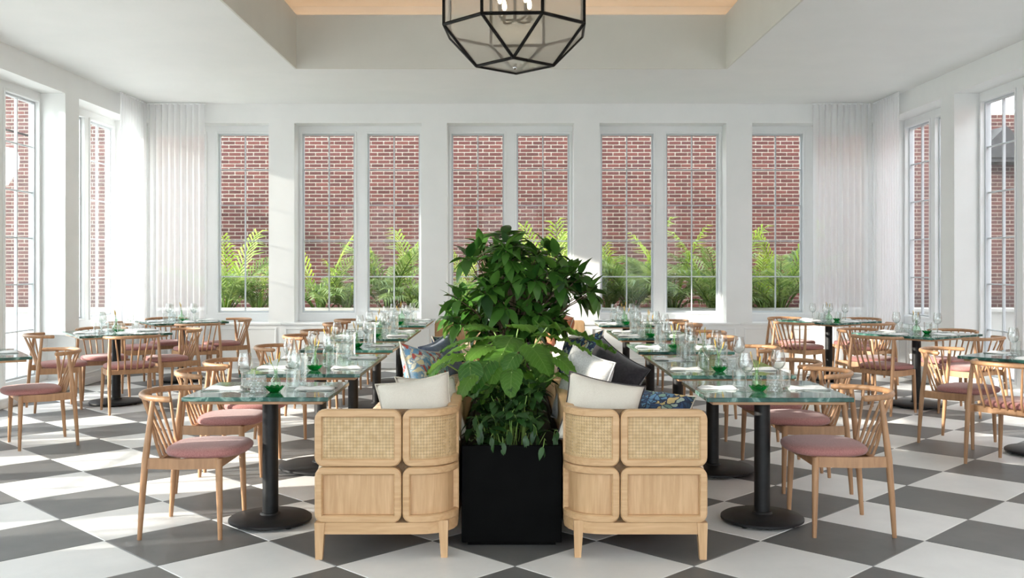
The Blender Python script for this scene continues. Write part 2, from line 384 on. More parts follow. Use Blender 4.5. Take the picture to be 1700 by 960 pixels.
# ceiling with recessed tray and warm cove
TX0, TX1, TY0, TY1, ZT = -2.47, 2.517, 2.2, 11.28, 4.336
cm = MB()
cm.box(-5.72, TX0, Y_END, 14.25, ZC, ZT-.002).box(TX1, 5.74, Y_END, 14.25, ZC, ZT-.002)
cm.box(TX0, TX1, TY1, 14.25, ZC, ZT-.002).box(TX0, TX1, Y_END, TY0, ZC, ZT-.002)
ce = struct(cm.build('ceiling', M['ceiling']), 'white ceiling with a deep rectangular tray')
t = .02
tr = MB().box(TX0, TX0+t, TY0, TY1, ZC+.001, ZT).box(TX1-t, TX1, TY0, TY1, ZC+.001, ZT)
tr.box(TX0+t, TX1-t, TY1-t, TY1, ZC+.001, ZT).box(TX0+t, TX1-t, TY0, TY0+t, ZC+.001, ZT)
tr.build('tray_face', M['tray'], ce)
G = .32
up = MB().box(TX0-G, TX1+G, TY0-G, TY1+G, 4.52, 4.6)
up.box(TX0-G-.05, TX0-G, TY0-G, TY1+G, ZT-.002, 4.6).box(TX1+G, TX1+G+.05, TY0-G, TY1+G, ZT-.002, 4.6)
up.box(TX0-G, TX1+G, TY1+G, TY1+G+.05, ZT-.002, 4.6).box(TX0-G, TX1+G, TY0-G-.05, TY0-G, ZT-.002, 4.6)
up.build('tray_top', M['tray'], ce)
ld = MB().box(TX0-.2, TX1+.2, TY1+.17, TY1+.2, ZT, ZT+.02).box(TX0-.2, TX1+.2, TY0-.2, TY0-.17, ZT, ZT+.02)
ld.box(TX0-.2, TX0-.17, TY0, TY1, ZT, ZT+.02).box(TX1+.17, TX1+.2, TY0, TY1, ZT, ZT+.02)
o = tag(ld.build('cove_light', M['led']), 'warm strip light hidden in the ceiling tray cove', 'light')

# walls: local x along the wall, local y outward, z up
def wall_origin(side):
    return {'back': ((0, YB, 0), 0.0, 1), 'left': ((XL, 0, 0), PI/2, 1), 'right': ((XR, 0, 0), -PI/2, -1), 'front': ((0, Y_END+.42, 0), PI, 1)}[side]
nwin = [0]
GW, HM = .755, .09     # glass width, half mullion
def window_meshes(rows, z0):
    H = (ZG1-z0); ph = H/rows; pw = GW/2; fw = .022
    fr = MB().box(0, fw, -.03, .03, 0, H).box(GW-fw, GW, -.03, .03, 0, H).box(fw, GW-fw, -.03, .03, 0, fw).box(fw, GW-fw, -.03, .03, H-fw, H)
    vm = MB().cbox(-.008, .008, -.018, .018, fw, H-fw, .004); hm = MB().cbox(fw, GW-fw, -.0165, .0165, -.008, .008, .004)
    pn = MB().box(-pw/2+.012, pw/2-.012, -.003, .003, -ph/2+.010, ph/2-.010)
    return (fr.mesh('window_frame', M['sash']), vm.mesh('muntin_upright', M['sash']), hm.mesh('muntin_cross', M['sash']),
            pn.mesh('window_pane', M['pane']), rows, z0, ph, pw)
WM = {5: window_meshes(5, ZG0), 6: window_meshes(6, ZLOW)}
def add_window(side, a0, rows):
    loc, rz, _ = wall_origin(side); nwin[0] += 1
    fr, vm, hm, pn, rows, z0, ph, pw = WM[rows]
    m4 = Matrix.Rotation(rz, 3, 'Z') @ Vector((a0, DREC+.07, z0))
    e = struct(empty('window_%d' % nwin[0], Vector(loc)+m4, rz))
    link('frame', fr, e); link('muntin', vm, e, (GW/2, 0, 0))
    for k in range(1, rows): link('muntin', hm, e, (0, 0, k*ph))
    for i in range(2):
        for k in range(rows): link('pane', pn, e, ((i+.5)*pw, 0.0, (k+.5)*ph))
    return e
def build_wall(side, bays, lo, hi):
    loc, rz, sg = wall_origin(side)
    e = struct(MB().box(lo, hi, 0, DREC+.115, ZH, ZC+.3).build('wall_'+side, M['wall'], None, loc=loc)); e.rotation_euler = (0, 0, rz)
    for (c, rows) in bays:
        z0 = ZG0 if rows == 5 else ZLOW; led = ZLEDGE if rows == 5 else .10
        s = MB()
        A0, A1 = c-BAY/2, c+BAY/2
        d0, d1 = DREC, DREC+.115
        s.box(A0, A1, d0, d1, ZG1, ZH+.01).box(A0, A1, d0, d1, led-.02, z0)
        s.box(A0, c-HM-GW, d0, d1, z0, ZG1).box(c+HM+GW, A1, d0, d1, z0, ZG1).box(c-HM, c+HM, d0, d1, z0, ZG1)
        s.build('window_surround', M['trim'], e)
        # raised casing lines around each opening
        for q in (-1, 1):
            x0 = c+HM if q > 0 else c-HM-GW; x1 = x0+GW; k = .028; y0, y1 = d0-.012, d0
            cs = MB().cbox(x0-k, x0, y0, y1+.001, z0-k, ZG1+k, .003).cbox(x1, x1+k, y0, y1+.001, z0-k, ZG1+k, .003)
            cs.cbox(x0, x1, y0, y1+.001, ZG1, ZG1+k, .003).cbox(x0, x1, y0, y1+.001, z0-k, z0, .003)
            cs.build('casing', M['trim'], e)
        da = MB().box(A0, A1, -.035, d1, -.02, led-.03).build('dado', M['wall'], e)
        MB().cbox(A0, A1, -.055, d0, led-.032, led, .006).build('window_ledge', M['trim'], e)
        MB().cbox(A0, A1, -.052, -.034, 0, .09, .005).build('skirting', M['trim'], e)
        if rows == 5:
            for (p0, p1) in ((A0+.06, c-.03), (c+.03, A1-.06)):
                pm = MB()
                z_0, z_1 = .13, .57; b_ = .022
                for (x0, x1, zz0, zz1) in ((p0, p1, z_0, z_0+b_), (p0, p1, z_1-b_, z_1), (p0, p0+b_, z_0+b_, z_1-b_), (p1-b_, p1, z_0+b_, z_1-b_)):
                    pm.cbox(x0, x1, -.045, -.034, zz0, zz1, .004)
                pm.build('panel_moulding', M['trim'], da)
        for q in (-1, 1):
            yield (side, (c+HM) if q > 0 else (c-HM-GW), rows, e)
    ps = sorted({round(c+q*BAY/2, 4) for c, _ in bays for q in (-1, 1)})
    for p in ps:
        r5 = any(rows == 5 and abs(abs(c-p)-BAY/2) < .01 for c, rows in bays)
        MB().box(p-PW/2, p+PW/2, 0, DREC+.115, (ZLEDGE if r5 else .10), ZH).build('pier', M['wall'], e)
side_bays = [(12.57-k*BAY, 5 if k == 0 else 6) for k in range(7)]
for wdef in (('back', [(XC+k*BAY, 5) for k in (-2,-1,0,1,2)], -5.69, 5.71),
             ('left', side_bays, Y_END, 14.23),
             ('front', [(-XC+k*BAY, 6) for k in (-2,-1,0,1,2)], -5.64, 5.6),
             ('right', [(-c, r_) for c, r_ in side_bays], -14.23, -Y_END)):
    for (side, a0, rows, e) in list(build_wall(*wdef)): add_window(side, a0, rows)

# ------------------------------------------------------------------ outside
gr = struct(MB().box(-40, 40, -30, 40, -.3, -.13).build('ground_outside', M['paving']), 'pale paving outside the windows')
WY = 17.5
def brick_wall(name, x0, x1, zt, label):
    w_ = struct(MB().box(x0, x1, WY, WY+.3, -.13, zt).build(name, M['mortar']), label)
    return w_
bw = brick_wall('wall_brick_garden', -12, 8.2, 5.4, 'tall red brick wall with pale mortar seen through the windows')
bw2 = brick_wall('wall_brick_annex', 8.2, 12.5, 4.17, 'lower red brick wall outside the right windows')
CRS, BL = .0677, .222
bme = MB().box(-(BL-.0165)/2, (BL-.0165)/2, -.007, .004, -.0262, .0262).mesh('brick_piece', M['brick'])
rest = {bw: MB(), bw2: MB()}; nb = 0
for r_ in range(0, 80):
    z = .25+r_*CRS
    k = 0
    x = -11.9+(BL/2 if r_ % 2 else 0)
    while x < 12.4:
        wl = bw if x < 8.2 else bw2
        top = 5.4 if wl is bw else 4.17
        if z+.03 < top and not (abs(x-8.2) < BL/2):
            ix = VPX+F_PX*x/WY; iy = VPY+F_PX*(EYE-z)/WY
            near = (500 < ix < 585 or 609 < ix < 692 or 1003 < ix < 1085) and 225 < iy < 400
            if near and nb < 300:
                link('brick', bme, wl, (x+random.uniform(-.002,.002), WY, z)); nb += 1
            elif iy < 520 and (abs(ix-850) > 620 or 215 < iy) and iy > 120:
                h, q = (BL-.0165)/2, .0262; xx = x+random.uniform(-.003,.003); y0 = WY-.007+random.uniform(-.002,.001)
                rest[wl].add([(xx-h,y0,z-q),(xx+h,y0,z-q),(xx+h,y0,z+q),(xx-h,y0,z+q),(xx-h,WY,z-q),(xx+h,WY,z-q),(xx+h,WY,z+q),(xx-h,WY,z+q)],
                    [(0,1,2,3),(0,4,5,1),(1,5,6,2),(2,6,7,3),(3,7,4,0)])
        x += BL
for wl, mb in rest.items():
    o = mb.build('brickwork', M['brick'], wl, recalc=False); o['kind'] = 'stuff'
# low white planter wall in front of the brick
pw_ = struct(MB().box(-12, 12.5, 15.3, 15.52, -.13, .71).box(-12, 12.5, 15.52, 16.9, -.13, .56).build('trim_garden_planter', M['white_stone']), 'low white garden planter wall under the palms')
MB().cbox(-12, 12.5, 15.25, 15.58, .71, .77, .01).build('coping', M['white_stone'], pw_)
# dark gabled canopy on the annex, lantern-like stand-in for a white shape on the left
cn = MB()
xa, xb, y0, y1 = 8.05, 9.2, 16.9, WY-.01
cn.add([(xa,y0,3.31),(xb,y0,3.31),((xa+xb)/2-.02,y0,3.86),(xa,y1,3.31),(xb,y1,3.31),((xa+xb)/2-.02,y1,3.86)], [(0,1,2),(3,5,4),(0,3,4,1),(1,4,5,2),(2,5,3,0)])
e = tag(empty('door_canopy', (0,0,0)), 'dark grey gabled canopy on the brick wall outside the right window', 'canopy')
cn.build('roof', M['grey_roof'], e)
MB().box(xa+.05, xb-.05, y0+.03, y1, 3.24, 3.31).build('soffit_board', M['grey_roof'], e)
lp = tag(empty('lantern_like_shape', (-8.55, 16.45, 2.85)), 'large white faceted lantern-like shape outside the tall left window', 'lantern')
MB().lathe([(0,-.08),(.12,-.05),(.30,.24),(.31,.42),(.24,.56),(0,.60)], 7).build('shade', M['white_shade'], lp)
MB().tube([(0,0,.58),(0,0,.9),(0,.9,.9)], .02, 8).build('bracket', M['black_metal'], lp)

# invented buildings and trees, out of view, added to shade the windows
shade_blk_r = struct(MB().box(9.4, 14, -8, 16.3, -.13, 5.2).build('wall_added_shade_right', M['far_brick']), 'unseen dark brick block added to shade the right windows')
shade_blk_l = struct(MB().box(-13, -9.2, -9, 2.2, -.13, 4.0).build('wall_added_shade_left', M['white_stone']), 'unseen pale block added to shade the near left windows')
trng = random.Random(3)
def shade_tree(x, y, h, r, n, label):  # unseen tree, added only for the shade it throws on the windows
    e = tag(empty('shade_tree', (x, y, -.13)), label, 'tree', 'unseen trees added to shade the left windows')
    MB().tube([(0,0,0),(.05,.03,h*.4),(0,.1,h*.75)], [.12,.10,.05], 8).build('trunk', M['bark'], e, smooth=60)
    br = MB(); lf = MB()
    for k in range(16):
        a = trng.uniform(0,6.28); z = trng.uniform(.3,.75)*h; q = Vector((math.cos(a)*r*.9, math.sin(a)*r*.9, z+trng.uniform(.1,.6)))
        br.tube([(0,.05,z),(q.x*.5,q.y*.5,z+.25),q], [.04,.025,.01], 5)
    br.build('branches', M['bark'], e)
    for k in range(n):
        a, b = trng.uniform(0,6.28), trng.uniform(-1,1); rr = r*trng.random()**.4
        p = Vector((rr*math.cos(a)*math.sqrt(1-b*b), rr*math.sin(a)*math.sqrt(1-b*b), h*.58+b*h*.45))
        d = Vector((trng.uniform(-1,1), trng.uniform(-1,1), trng.uniform(-.6,.3))).normalized(); w_ = d.orthogonal().normalized()*.05
        lf.add([p, p+d*.11+w_, p+d*.24, p+d*.11-w_], [(0,1,2,3)])
    o = lf.build('foliage', M['palm'], e, recalc=False); o['kind'] = 'stuff'
shade_tree(-9.6, 3.2, 5.2, .95, 420, 'slender unseen tree added to shade the nearest left windows')
shade_tree(-11.0, 6.4, 5.6, 1.05, 380, 'unseen tree added between two others to shade the left windows')
shade_tree(-10.0, 8.6, 5.0, .9, 260, 'unseen tree added to shade the tall left window')
shade_tree(-10.4, 10.2, 3.7, 1.0, 900, 'low bushy unseen tree added to shade the rear left windows')
# ------------------------------------------------------------------ palms
def frond_mesh(name, L, droop, mat_, nl=14, ll=.46, lift=0.55):
    """arched stalk along +x rising in z, narrow leaflets on both sides"""
    mb = MB(); pts = []
    for i in range(13):
        t_ = i/12; pts.append(Vector((L*t_*(.55+.25*droop*t_), 0, L*(t_*.95-droop*t_*t_*.75))))
    mb.tube(pts, [.011*(1-.8*i/12)+.002 for i in range(13)], 5)
    for s in (-1, 1):
        for k in range(nl):
            t_ = .22+.78*(k+.5*(s > 0))/nl
            f_ = t_*12; i = min(int(f_), 11); p = pts[i].lerp(pts[i+1], f_-i); tn = (pts[i+1]-pts[i]).normalized()
            l = ll*(1-.55*abs(t_-.55)/.45)*random.uniform(.85,1.1)
            side = Vector((0, s, 0)); nrm = tn.cross(side)*(-s); 
            d = (side*.72+tn*.75+Vector((0,0,.10))).normalized()
            wv = tn.cross(d).cross(d).normalized()*.016
            mid = p+d*l*.5; tip = p+d*l+Vector((0,0,-l*random.uniform(.2,.5)))
            mb.add([p-wv*.5, p+wv*.5, mid+wv, mid-wv, tip], [(0,1,2,3),(3,2,4)])
    return mb.mesh(name, mat_, recalc=False)
FR = [frond_mesh('palm_frond_a', 1.35, .55, M['palm']), frond_mesh('palm_frond_b', 1.2, .8, M['palm'], ll=.40),
      frond_mesh('palm_frond_c', 1.5, .3, M['palm_sunlit'], ll=.48), frond_mesh('palm_frond_d', 1.0, .95, M['palm'], ll=.36)]
palms = [(375,1.0,'outside the far left narrow window'), (428,.72,'at the right edge of the far left window'), (532,1.0,'outside the second window from the left'),
         (575,.7,'low by the second window mullion'), (645,1.02,'outside the third window from the left'), (690,.95,'at the right edge of the third window'),
         (905,.95,'behind the indoor shrub right of centre'), (938,1.05,'beside the pier right of the indoor shrub'), (1050,1.03,'outside the first window right of the planter'),
         (1012,.75,'low beside the sunlit pier'), (1118,1.0,'outside the second window right of the planter'), (1186,1.03,'at the right edge of the seventh window'),
         (1295,1.05,'outside the far right narrow window'), (1268,.75,'at the left edge of the far right window'), (776,.65,'low behind the indoor shrub on the left')]
for i, (ix, s, where) in enumerate(palms):
    Y = 15.95+.15*math.sin(i*2.1); X = (ix-VPX)*Y/F_PX
    e = tag(empty('areca_palm', (X, Y, .56), random.uniform(0, 6.28)), 'feathery green palm '+where, 'palm', 'palms in the garden planter')
    n = 17
    for k in range(n):
        a = k*2.4+random.uniform(-.3,.3); me = FR[2] if k in (0, 4) else random.choice((FR[0], FR[1], FR[3], FR[0]))
        lean = random.uniform(-.35, .12) if me is not FR[2] else random.uniform(-.45,-.2)
        sc = s*random.uniform(.92, 1.16)
        link('frond', me, e, (0.03*math.cos(a), .03*math.sin(a), random.uniform(0,.12)), Euler((random.uniform(-.2,.2), lean, a)), (sc, sc, sc))
    for k in range(3):
        a = k*2.1; MB().tube([(0,0,-.02),(.05*math.cos(a),.05*math.sin(a),.3*s),(.09*math.cos(a),.09*math.sin(a),.6*s)], [.025,.02,.012], 6).build('cane_stem', M['petiole'], e)

# ------------------------------------------------------------------ curtains
def curtain(name, p0, p1, nrm, label, pitch=.085):
    L = (Vector(p1)-Vector(p0)).length; d = (Vector(p1)-Vector(p0)).normalized(); nx = Vector(nrm)
    n = int(L/pitch*10); rowz = [0.015, .5, 1.2, 2.0, 2.8, 3.3, 3.55, 3.69]
    vs = []; fs = []; ph = random.uniform(0, 6)
    for j, z in enumerate(rowz):
        fz = z/3.69
        for i in range(n+1):
            s = L*i/n
            amp = .026*(1-.35*fz)+.012*math.sin(s*5.3+ph)*(1-fz*.5)
            w_ = math.sin(2*PI*s/pitch+.8*math.sin(s*3.1+ph)+(1-fz)*.9*math.sin(s*6.7))
            p = Vector(p0)+d*(s+.012*math.cos(2*PI*s/pitch))+nx*(amp*w_+.006*math.sin(14*s))
            vs.append((p.x, p.y, z))
    for j in range(len(rowz)-1):
        for i in range(n): fs.append((j*(n+1)+i, j*(n+1)+i+1, (j+1)*(n+1)+i+1, (j+1)*(n+1)+i))
    e = tag(empty(name, p0), label, 'curtain', 'sheer corner curtains')
    vs = [(v[0]-p0[0], v[1]-p0[1], v[2]) for v in vs]
    MB().add(vs, fs).build('voile', M['sheer'], e, smooth=180, recalc=False)
    a = Vector((0,0,3.69))+nx*.0; b = Vector(p1)-Vector(p0)+Vector((0,0,3.69))
    MB().tube([a, b], .010, 6).build('track', M['trim'], e)
curtain('sheer_curtain', (XL+.10, 12.66, 0), (XL+.10, YB-.12, 0), (1,0,0), 'sunlit sheer white curtain along the left wall by the corner')
curtain('sheer_curtain', (XL+.12, YB-.12, 0), (-4.22, YB-.12, 0), (0,1,0), 'sheer white curtain on the back wall, left corner')
curtain('sheer_curtain', (4.21, YB-.12, 0), (XR-.12, YB-.12, 0), (0,1,0), 'sheer white curtain on the back wall, right corner')
curtain('sheer_curtain', (XR-.10, YB-.12, 0), (XR-.10, 12.66, 0), (1,0,0), 'sheer white curtain along the right wall by the corner')

# ------------------------------------------------------------------ lantern pendant
def lantern():
    e = tag(empty('pendant_lantern', (.042, 7.0, 2.878)), 'large black framed faceted glass pendant lantern under the ceiling tray', 'pendant lamp')
    e.rotation_euler = (0, 0, R(-2.5))
    Ro = .5285; h1, h2, h3 = .252, .83, 1.06; rs = .275
    oct_ = [(Ro*math.cos(R(-112.5+45*k)), Ro*math.sin(R(-112.5+45*k))) for k in range(8)]   # 0,1 = front edge
    sq = [(rs*math.cos(R(-90+90*k)), rs*math.sin(R(-90+90*k))) for k in range(4)]
    A = [Vector((x, y, h1)) for x, y in oct_]; B = [Vector((x, y, h2)) for x, y in oct_]
    S = [Vector((x, y, 0)) for x, y in sq]; T = [Vector((x, y, h3)) for x, y in sq]
    edges = []; panes = []
    for k in range(8):
        k2 = (k+1) % 8
        edges += [(A[k], A[k2]), (B[k], B[k2]), (A[k], B[k])]
        panes.append([A[k], A[k2], B[k2], B[k]])
    for q in range(4):
        a, b = 2*q, 2*q+1; c = (2*q+2) % 8; q2 = (q+1) % 4
        edges += [(A[a], S[q]), (A[b], S[q]), (S[q], S[q2]), (B[a], T[q]), (B[b], T[q]), (T[q], T[q2])]
        panes += [[A[a], A[b], S[q]], [A[b], A[c], S[q2], S[q]], [B[a], B[b], T[q]], [B[b], B[c], T[q2], T[q]]]
    panes.append(S[::-1])
    for p, q in edges:
        MB().tube([p, q], .0125, 6).build('frame_bar', M['lantern_metal'], e, smooth=50)
    for f in panes:
        c = sum(f, Vector())/len(f); g = [c+(v-c)*.985 for v in f]
        MB().add(g, [tuple(range(len(g)))]).build('glass_pane', M['seeded'], e, recalc=False)
    MB().lathe([(0,-.03),(.012,-.022),(.016,-.008),(.008,0),(0,.004)], 12).build('finial', M['steel'], e, smooth=60)
    MB().box(-rs*.9, rs*.9, -.02, .02, h3-.01, h3+.01).box(-.02, .02, -rs*.9, rs*.9, h3-.0105, h3+.0105).build('top_cross', M['lantern_metal'], e)
    MB().tube([(0,0,.32),(0,0,4.52-2.878)], .012, 8).build('rod', M['lantern_metal'], e, smooth=50)
    MB().lathe([(0,1.59),(.07,1.60),(.075,1.63),(.075,1.642)], 20).build('ceiling_rose', M['lantern_metal'], e, smooth=50)
    for k in range(4):
        a = R(38+90*k); x, y = .13*math.cos(a), .13*math.sin(a)
        arm = MB().tube([(0,0,.33),(x*.55,y*.55,.315),(x,y,.33),(x,y,.36)], .008, 6).build('candle_arm', M['lantern_metal'], e, smooth=60)
        MB().lathe([(0,.345),(.03,.35),(.032,.356),(.012,.36),(.012,.42),(0,.42)], 12, (x,y,0)).build('candle_sleeve', M['candle'], arm, smooth=40)
        MB().lathe([(0,.42),(.012,.43),(.017,.452),(.012,.48),(0,.51)], 12, (x,y,0)).build('bulb', M['bulb'], arm, smooth=80)
lantern()

# ------------------------------------------------------------------ benches
PLX0, PLX1 = -.244, .268
YE0, YE1 = 4.80, 12.62
BWD = .70
def bench(name, xo, sg, label):
    root = tag(empty(name, (xo+sg*.35, YE0, 0)), label, 'bench', 'long cane ended benches')
    Lb = YE1-YE0; RR = .19; ust = BWD-RR; arc = RR*PI/2
    def P(s, d=0.0):
        """s along the end profile, d outward; returns u (from aisle edge), v (into the bench)"""
        if s < ust: return (s, -d)
        if s < ust+arc:
            a = (s-ust)/RR; return (ust+(RR+d)*math.sin(a), RR-(RR+d)*math.cos(a))
        return (BWD+d, RR+s-ust-arc)
    def W(s, z, d, end):
        u, v = P(s, d); y = v if end == 0 else Lb-v
        return (sg*(u-.35), y, z)
    def frame(nm, s0, s1, z0, z1, end, fw=.038, th=.045, rad=.046):
        ns, nz = 14, 6
        def loop(i, rad):
            a0, a1, b0, b1 = s0+i, s1-i, z0+i, z1-i; pts = []
            r_ = max(rad-i*.5, .0015)
            def cor(cx, cy, st):
                for q in range(5):
                    an = st+PI/2*q/4; pts.append((cx+r_*math.cos(an), cy+r_*math.sin(an)))
            cor(a1-r_, b1-r_, 0)
            for q in range(1, ns): pts.append((a1-r_-(a1-a0-2*r_)*q/ns, b1))
            cor(a0+r_, b1-r_, PI/2)
            for q in range(1, nz): pts.append((a0, b1-r_-(b1-b0-2*r_)*q/nz))
            cor(a0+r_, b0+r_, PI)
            for q in range(1, ns): pts.append((a0+r_+(a1-a0-2*r_)*q/ns, b0))
            cor(a1-r_, b0+r_, 1.5*PI)
            for q in range(1, nz): pts.append((a1, b0+r_+(b1-b0-2*r_)*q/nz))
            return pts
        rings = [(loop(0, rad), -th), (loop(0, rad), -.006), (loop(.006, rad), 0), (loop(fw-.006, .012), 0), (loop(fw, .004), -.008), (loop(fw, .004), -th)]
        mb = MB(); n = len(rings[0][0]); vs = []; fs = []
        for pts, d in rings: vs += [W(s, z, d, end) for s, z in pts]
        for j in range(len(rings)):
            j2 = (j+1) % len(rings)
            for k in range(n):
                k2 = (k+1) % n; fs.append((j*n+k, j*n+k2, j2*n+k2, j2*n+k))
        return mb.add(vs, fs).build(nm, M['bench_wood_h'], root, smooth=28)
    def sheet(nm, s0, s1, z0, z1, d0, d1, end, m_, parent, ns=14):
        vs = []; fs = []
        for i in range(ns+1):
            s = s0+(s1-s0)*i/ns
            vs += [W(s, z0, d0, end), W(s, z1, d0, end), W(s, z1, d1, end), W(s, z0, d1, end)]
        for i in range(ns):
            for k in range(4):
                k2 = (k+1) % 4; fs.append((i*4+k, i*4+k2, i*4+4+k2, i*4+4+k))
        fs += [(0,1,2,3), (ns*4, ns*4+3, ns*4+2, ns*4+1)]
        return MB().add(vs, fs).build(nm, m_, parent, smooth=35)
    def cane(s0, s1, z0, z1, end, parent):
        mb = MB(); pit = .0158; wd = .0047
        ns_ = int(round((s1-s0)/pit)); nz_ = int(round((z1-z0)/pit))
        ps, pz = (s1-s0)/ns_, (z1-z0)/nz_
        def rib(a, b, d, wd_, seg):
            (sa, za), (sb, zb) = a, b; L_ = math.hypot(sb-sa, zb-za); nx, nz = -(zb-za)/L_*wd_/2, (sb-sa)/L_*wd_/2
            vs = []
            for i in range(seg+1):
                s, z = sa+(sb-sa)*i/seg, za+(zb-za)*i/seg
                vs += [W(s+nx, z+nz, d, end), W(s-nx, z-nz, d, end)]
            mb.add(vs, [(2*i, 2*i+1, 2*i+3, 2*i+2) for i in range(seg)])
        for i in range(nz_+1): rib((s0, z0+i*pz), (s1, z0+i*pz), -.0100, wd*1.25, 12)
        for i in range(ns_+1): rib((s0+i*ps, z0), (s0+i*ps, z1), -.0112, wd*1.25, 1)
        for k in range(-nz_, ns_):                    # two diagonals
            i0, j0 = max(k, 0), max(-k, 0); n_ = min(ns_-i0, nz_-j0)
            if n_ > 0:
                rib((s0+(i0)*ps, z0+(j0)*pz), (s0+(i0+n_)*ps, z0+(j0+n_)*pz), -.0106, .0026, max(2, n_//3))
                rib((s0+(i0)*ps, z1-(j0)*pz), (s0+(i0+n_)*ps, z1-(j0+n_)*pz), -.0104, .0026, max(2, n_//3))
        o = mb.build('cane_webbing', M['cane'], parent, recalc=False); o['kind'] = 'stuff'; o['label'] = 'woven cane panel'
    sB = .432; sE = ust+arc+.02
    for end in (0, 1):
        for (z0, z1, upper) in ((.457, .737, True), (.180, .454, False)):
            for (s0, s1) in ((0, .427), (sB, sE)):
                f = frame('cane_frame' if upper else 'end_panel_frame', s0, s1, z0, z1, end)
                k = .036
                if upper:
                    cane(s0+k, s1-k, z0+k, z1-k, end, f)
                    sheet('back_lining', s0+.01, s1-.01, z0+.01, z1-.01, -.046, -.052, end, M['shade_lining'] if end == 0 else M['bench_wood_v'], f)
                else:
                    sheet('end_panel', s0+k-.002, s1-k+.002, z0+k-.002, z1-k+.002, -.026, -.040, end, M['bench_wood_v'], f)
        sheet('joint_shade_sheet', .385, .475, .17, .735, -.0455, -.050, end, M['shade_lining'], root, 4)  # dark-coloured sheet stands in for shade in the corner gap
        sheet('base_rail', .012, sE+.02, .124, .181, -.006, -.045, end, M['bench_wood_h'], root)
        # legs: tapered, outer one at the aisle corner, inner one near the back
        for (u, du) in ((0.0, 1), (.605, -1)):
            v0 = .0 if du > 0 else .035
            top = [(u, v0), (u+.05, v0), (u+.05, v0+.05), (u, v0+.05)]
            bot = [(u+.004, v0+.004), (u+.038, v0+.004), (u+.038, v0+.036), (u+.004, v0+.036)] if du > 0 else [(u+.014, v0+.004), (u+.046, v0+.004), (u+.046, v0+.036), (u+.014, v0+.036)]
            zt_ = .182 if du > 0 else .186
            vs = []
            for z, pl in ((0, bot), (zt_, top)):
                for (uu, vv) in pl: vs.append((sg*(uu-.35), (vv-.002) if end == 0 else Lb-vv+.002, z))
            MB().add(vs, [(0,1,2,3),(4,7,6,5),(0,4,5,1),(1,5,6,2),(2,6,7,3),(3,7,4,0)]).build('leg', M['bench_wood_v'], root)
    def ub(nm, u0, u1, v0, v1, z0, z1, b, m_, seg=1, sm=None):
        a, c = sg*(u0-.35), sg*(u1-.35)
        return MB().cbox(min(a,c), max(a,c), v0, v1, z0, z1, b, seg).build(nm, m_, root, smooth=sm)
    ub('seat_base', .02, .64, .2, Lb-.2, .13, .30, .005, M['bench_wood_h'])
    ub('back_board', .655, .695, RR+.02, Lb-RR-.02, .13, .70, .004, M['bench_wood_h'])
    ub('back_rail', .640, .70, RR+.015, Lb-RR-.015, .70, .737, .010, M['bench_wood_h'], 2, 40)
    n = 6; seg = (Lb-.12)/n
    for k in range(n):
        ub('seat_cushion', -.005, .60, .06+k*seg+.004, .06+(k+1)*seg-.004, .30, .465, .045, M['stripe'], 3, 60)
        ub('back_cushion', .52, .652, .10+k*(Lb-.2)/n+.004, .10+(k+1)*(Lb-.2)/n-.004, .46, .70, .05, M['stripe'], 3, 60)
    for k in range(1, 5):
        for u in (.02, .6): ub('leg', u, u+.04, Lb*k/5-.02, Lb*k/5+.02, 0, .135, .004, M['bench_wood_v'])
    return root
bench('long_bench', -.956, 1, 'long pale wood bench with cane ends left of the planter')
bench('long_bench', .976, -1, 'long pale wood bench with cane ends right of the planter')

# planter
pl = tag(empty('planter_box', (0, 5.03, 0)), 'long black planter box between the two benches', 'planter')
px0, px1, yl = -.244, .272, 7.4
mb = MB().cbox(px0, px1, 0, .02, .02, .52, .003).cbox(px0, px1, yl-.02, yl, .02, .52, .003).cbox(px0, px0+.02, .02, yl-.02, .02, .52, .003).cbox(px1-.02, px1, .02, yl-.02, .02, .52, .003)
mb.box(px0+.02, px1-.02, .02, yl-.02, .02, .05).build('planter_shell', M['planter'], pl)
MB().box(px0+.02, px1-.02, .02, yl-.02, .38, .47).build('soil', M['soil'], pl)
MB().box(px0+.03, px1-.03, .03, yl-.03, 0, .02).build('plinth', M['planter'], pl)

# ------------------------------------------------------------------ pillows
def pillow(loc, rot, size, thick, m_, label, piping=None, n=18):
    w_, h_ = size; mb = MB(); vs = []; fs = []
    def pos(i, j, s):
        x, y = -1+2*i/n, -1+2*j/n
        k = 1-.10*(1-y*y)*abs(x)**3 if True else 1
        ex = x*(1-.09*(1-y*y)); ey = y*(1-.09*(1-x*x))
        tt = max(0, (1-x**4)*(1-y**4))**.55
        wr = .06*math.sin(7*x+3*y)*math.sin(5*y-2*x)
        return (ex*w_/2, s*thick/2*tt*(1+wr), ey*h_/2)
    for s in (1, -1):
        o = len(vs)
        for j in range(n+1):
            for i in range(n+1): vs.append(pos(i, j, s))
        for j in range(n):
            for i in range(n):
                q = (o+j*(n+1)+i, o+j*(n+1)+i+1, o+(j+1)*(n+1)+i+1, o+(j+1)*(n+1)+i)
                fs.append(q if s < 0 else q[::-1])
    e = tag(empty('throw_pillow', loc), label, 'pillow', 'pillows on the benches'); e.rotation_euler = rot
    c = MB().add(vs, fs).mesh('pillow_cover', m_, None, recalc=False)
    bm = bmesh.new(); bm.from_mesh(c); bmesh.ops.remove_doubles(bm, verts=bm.verts[:], dist=1e-5); bm.to_mesh(c); bm.free()
    c.polygons.foreach_set('use_smooth', [True]*len(c.polygons))
    link('cover', c, e)
    ring = [pos(i, 0, 1) for i in range(n)]+[pos(n, j, 1) for j in range(n)]+[pos(n-i, n, 1) for i in range(n)]+[pos(0, n-j, 1) for j in range(n+1)]
    MB().tube(ring, .0045, 5, caps=False).build('piping', piping or M['beige_cord'], e, smooth=180)
    return e
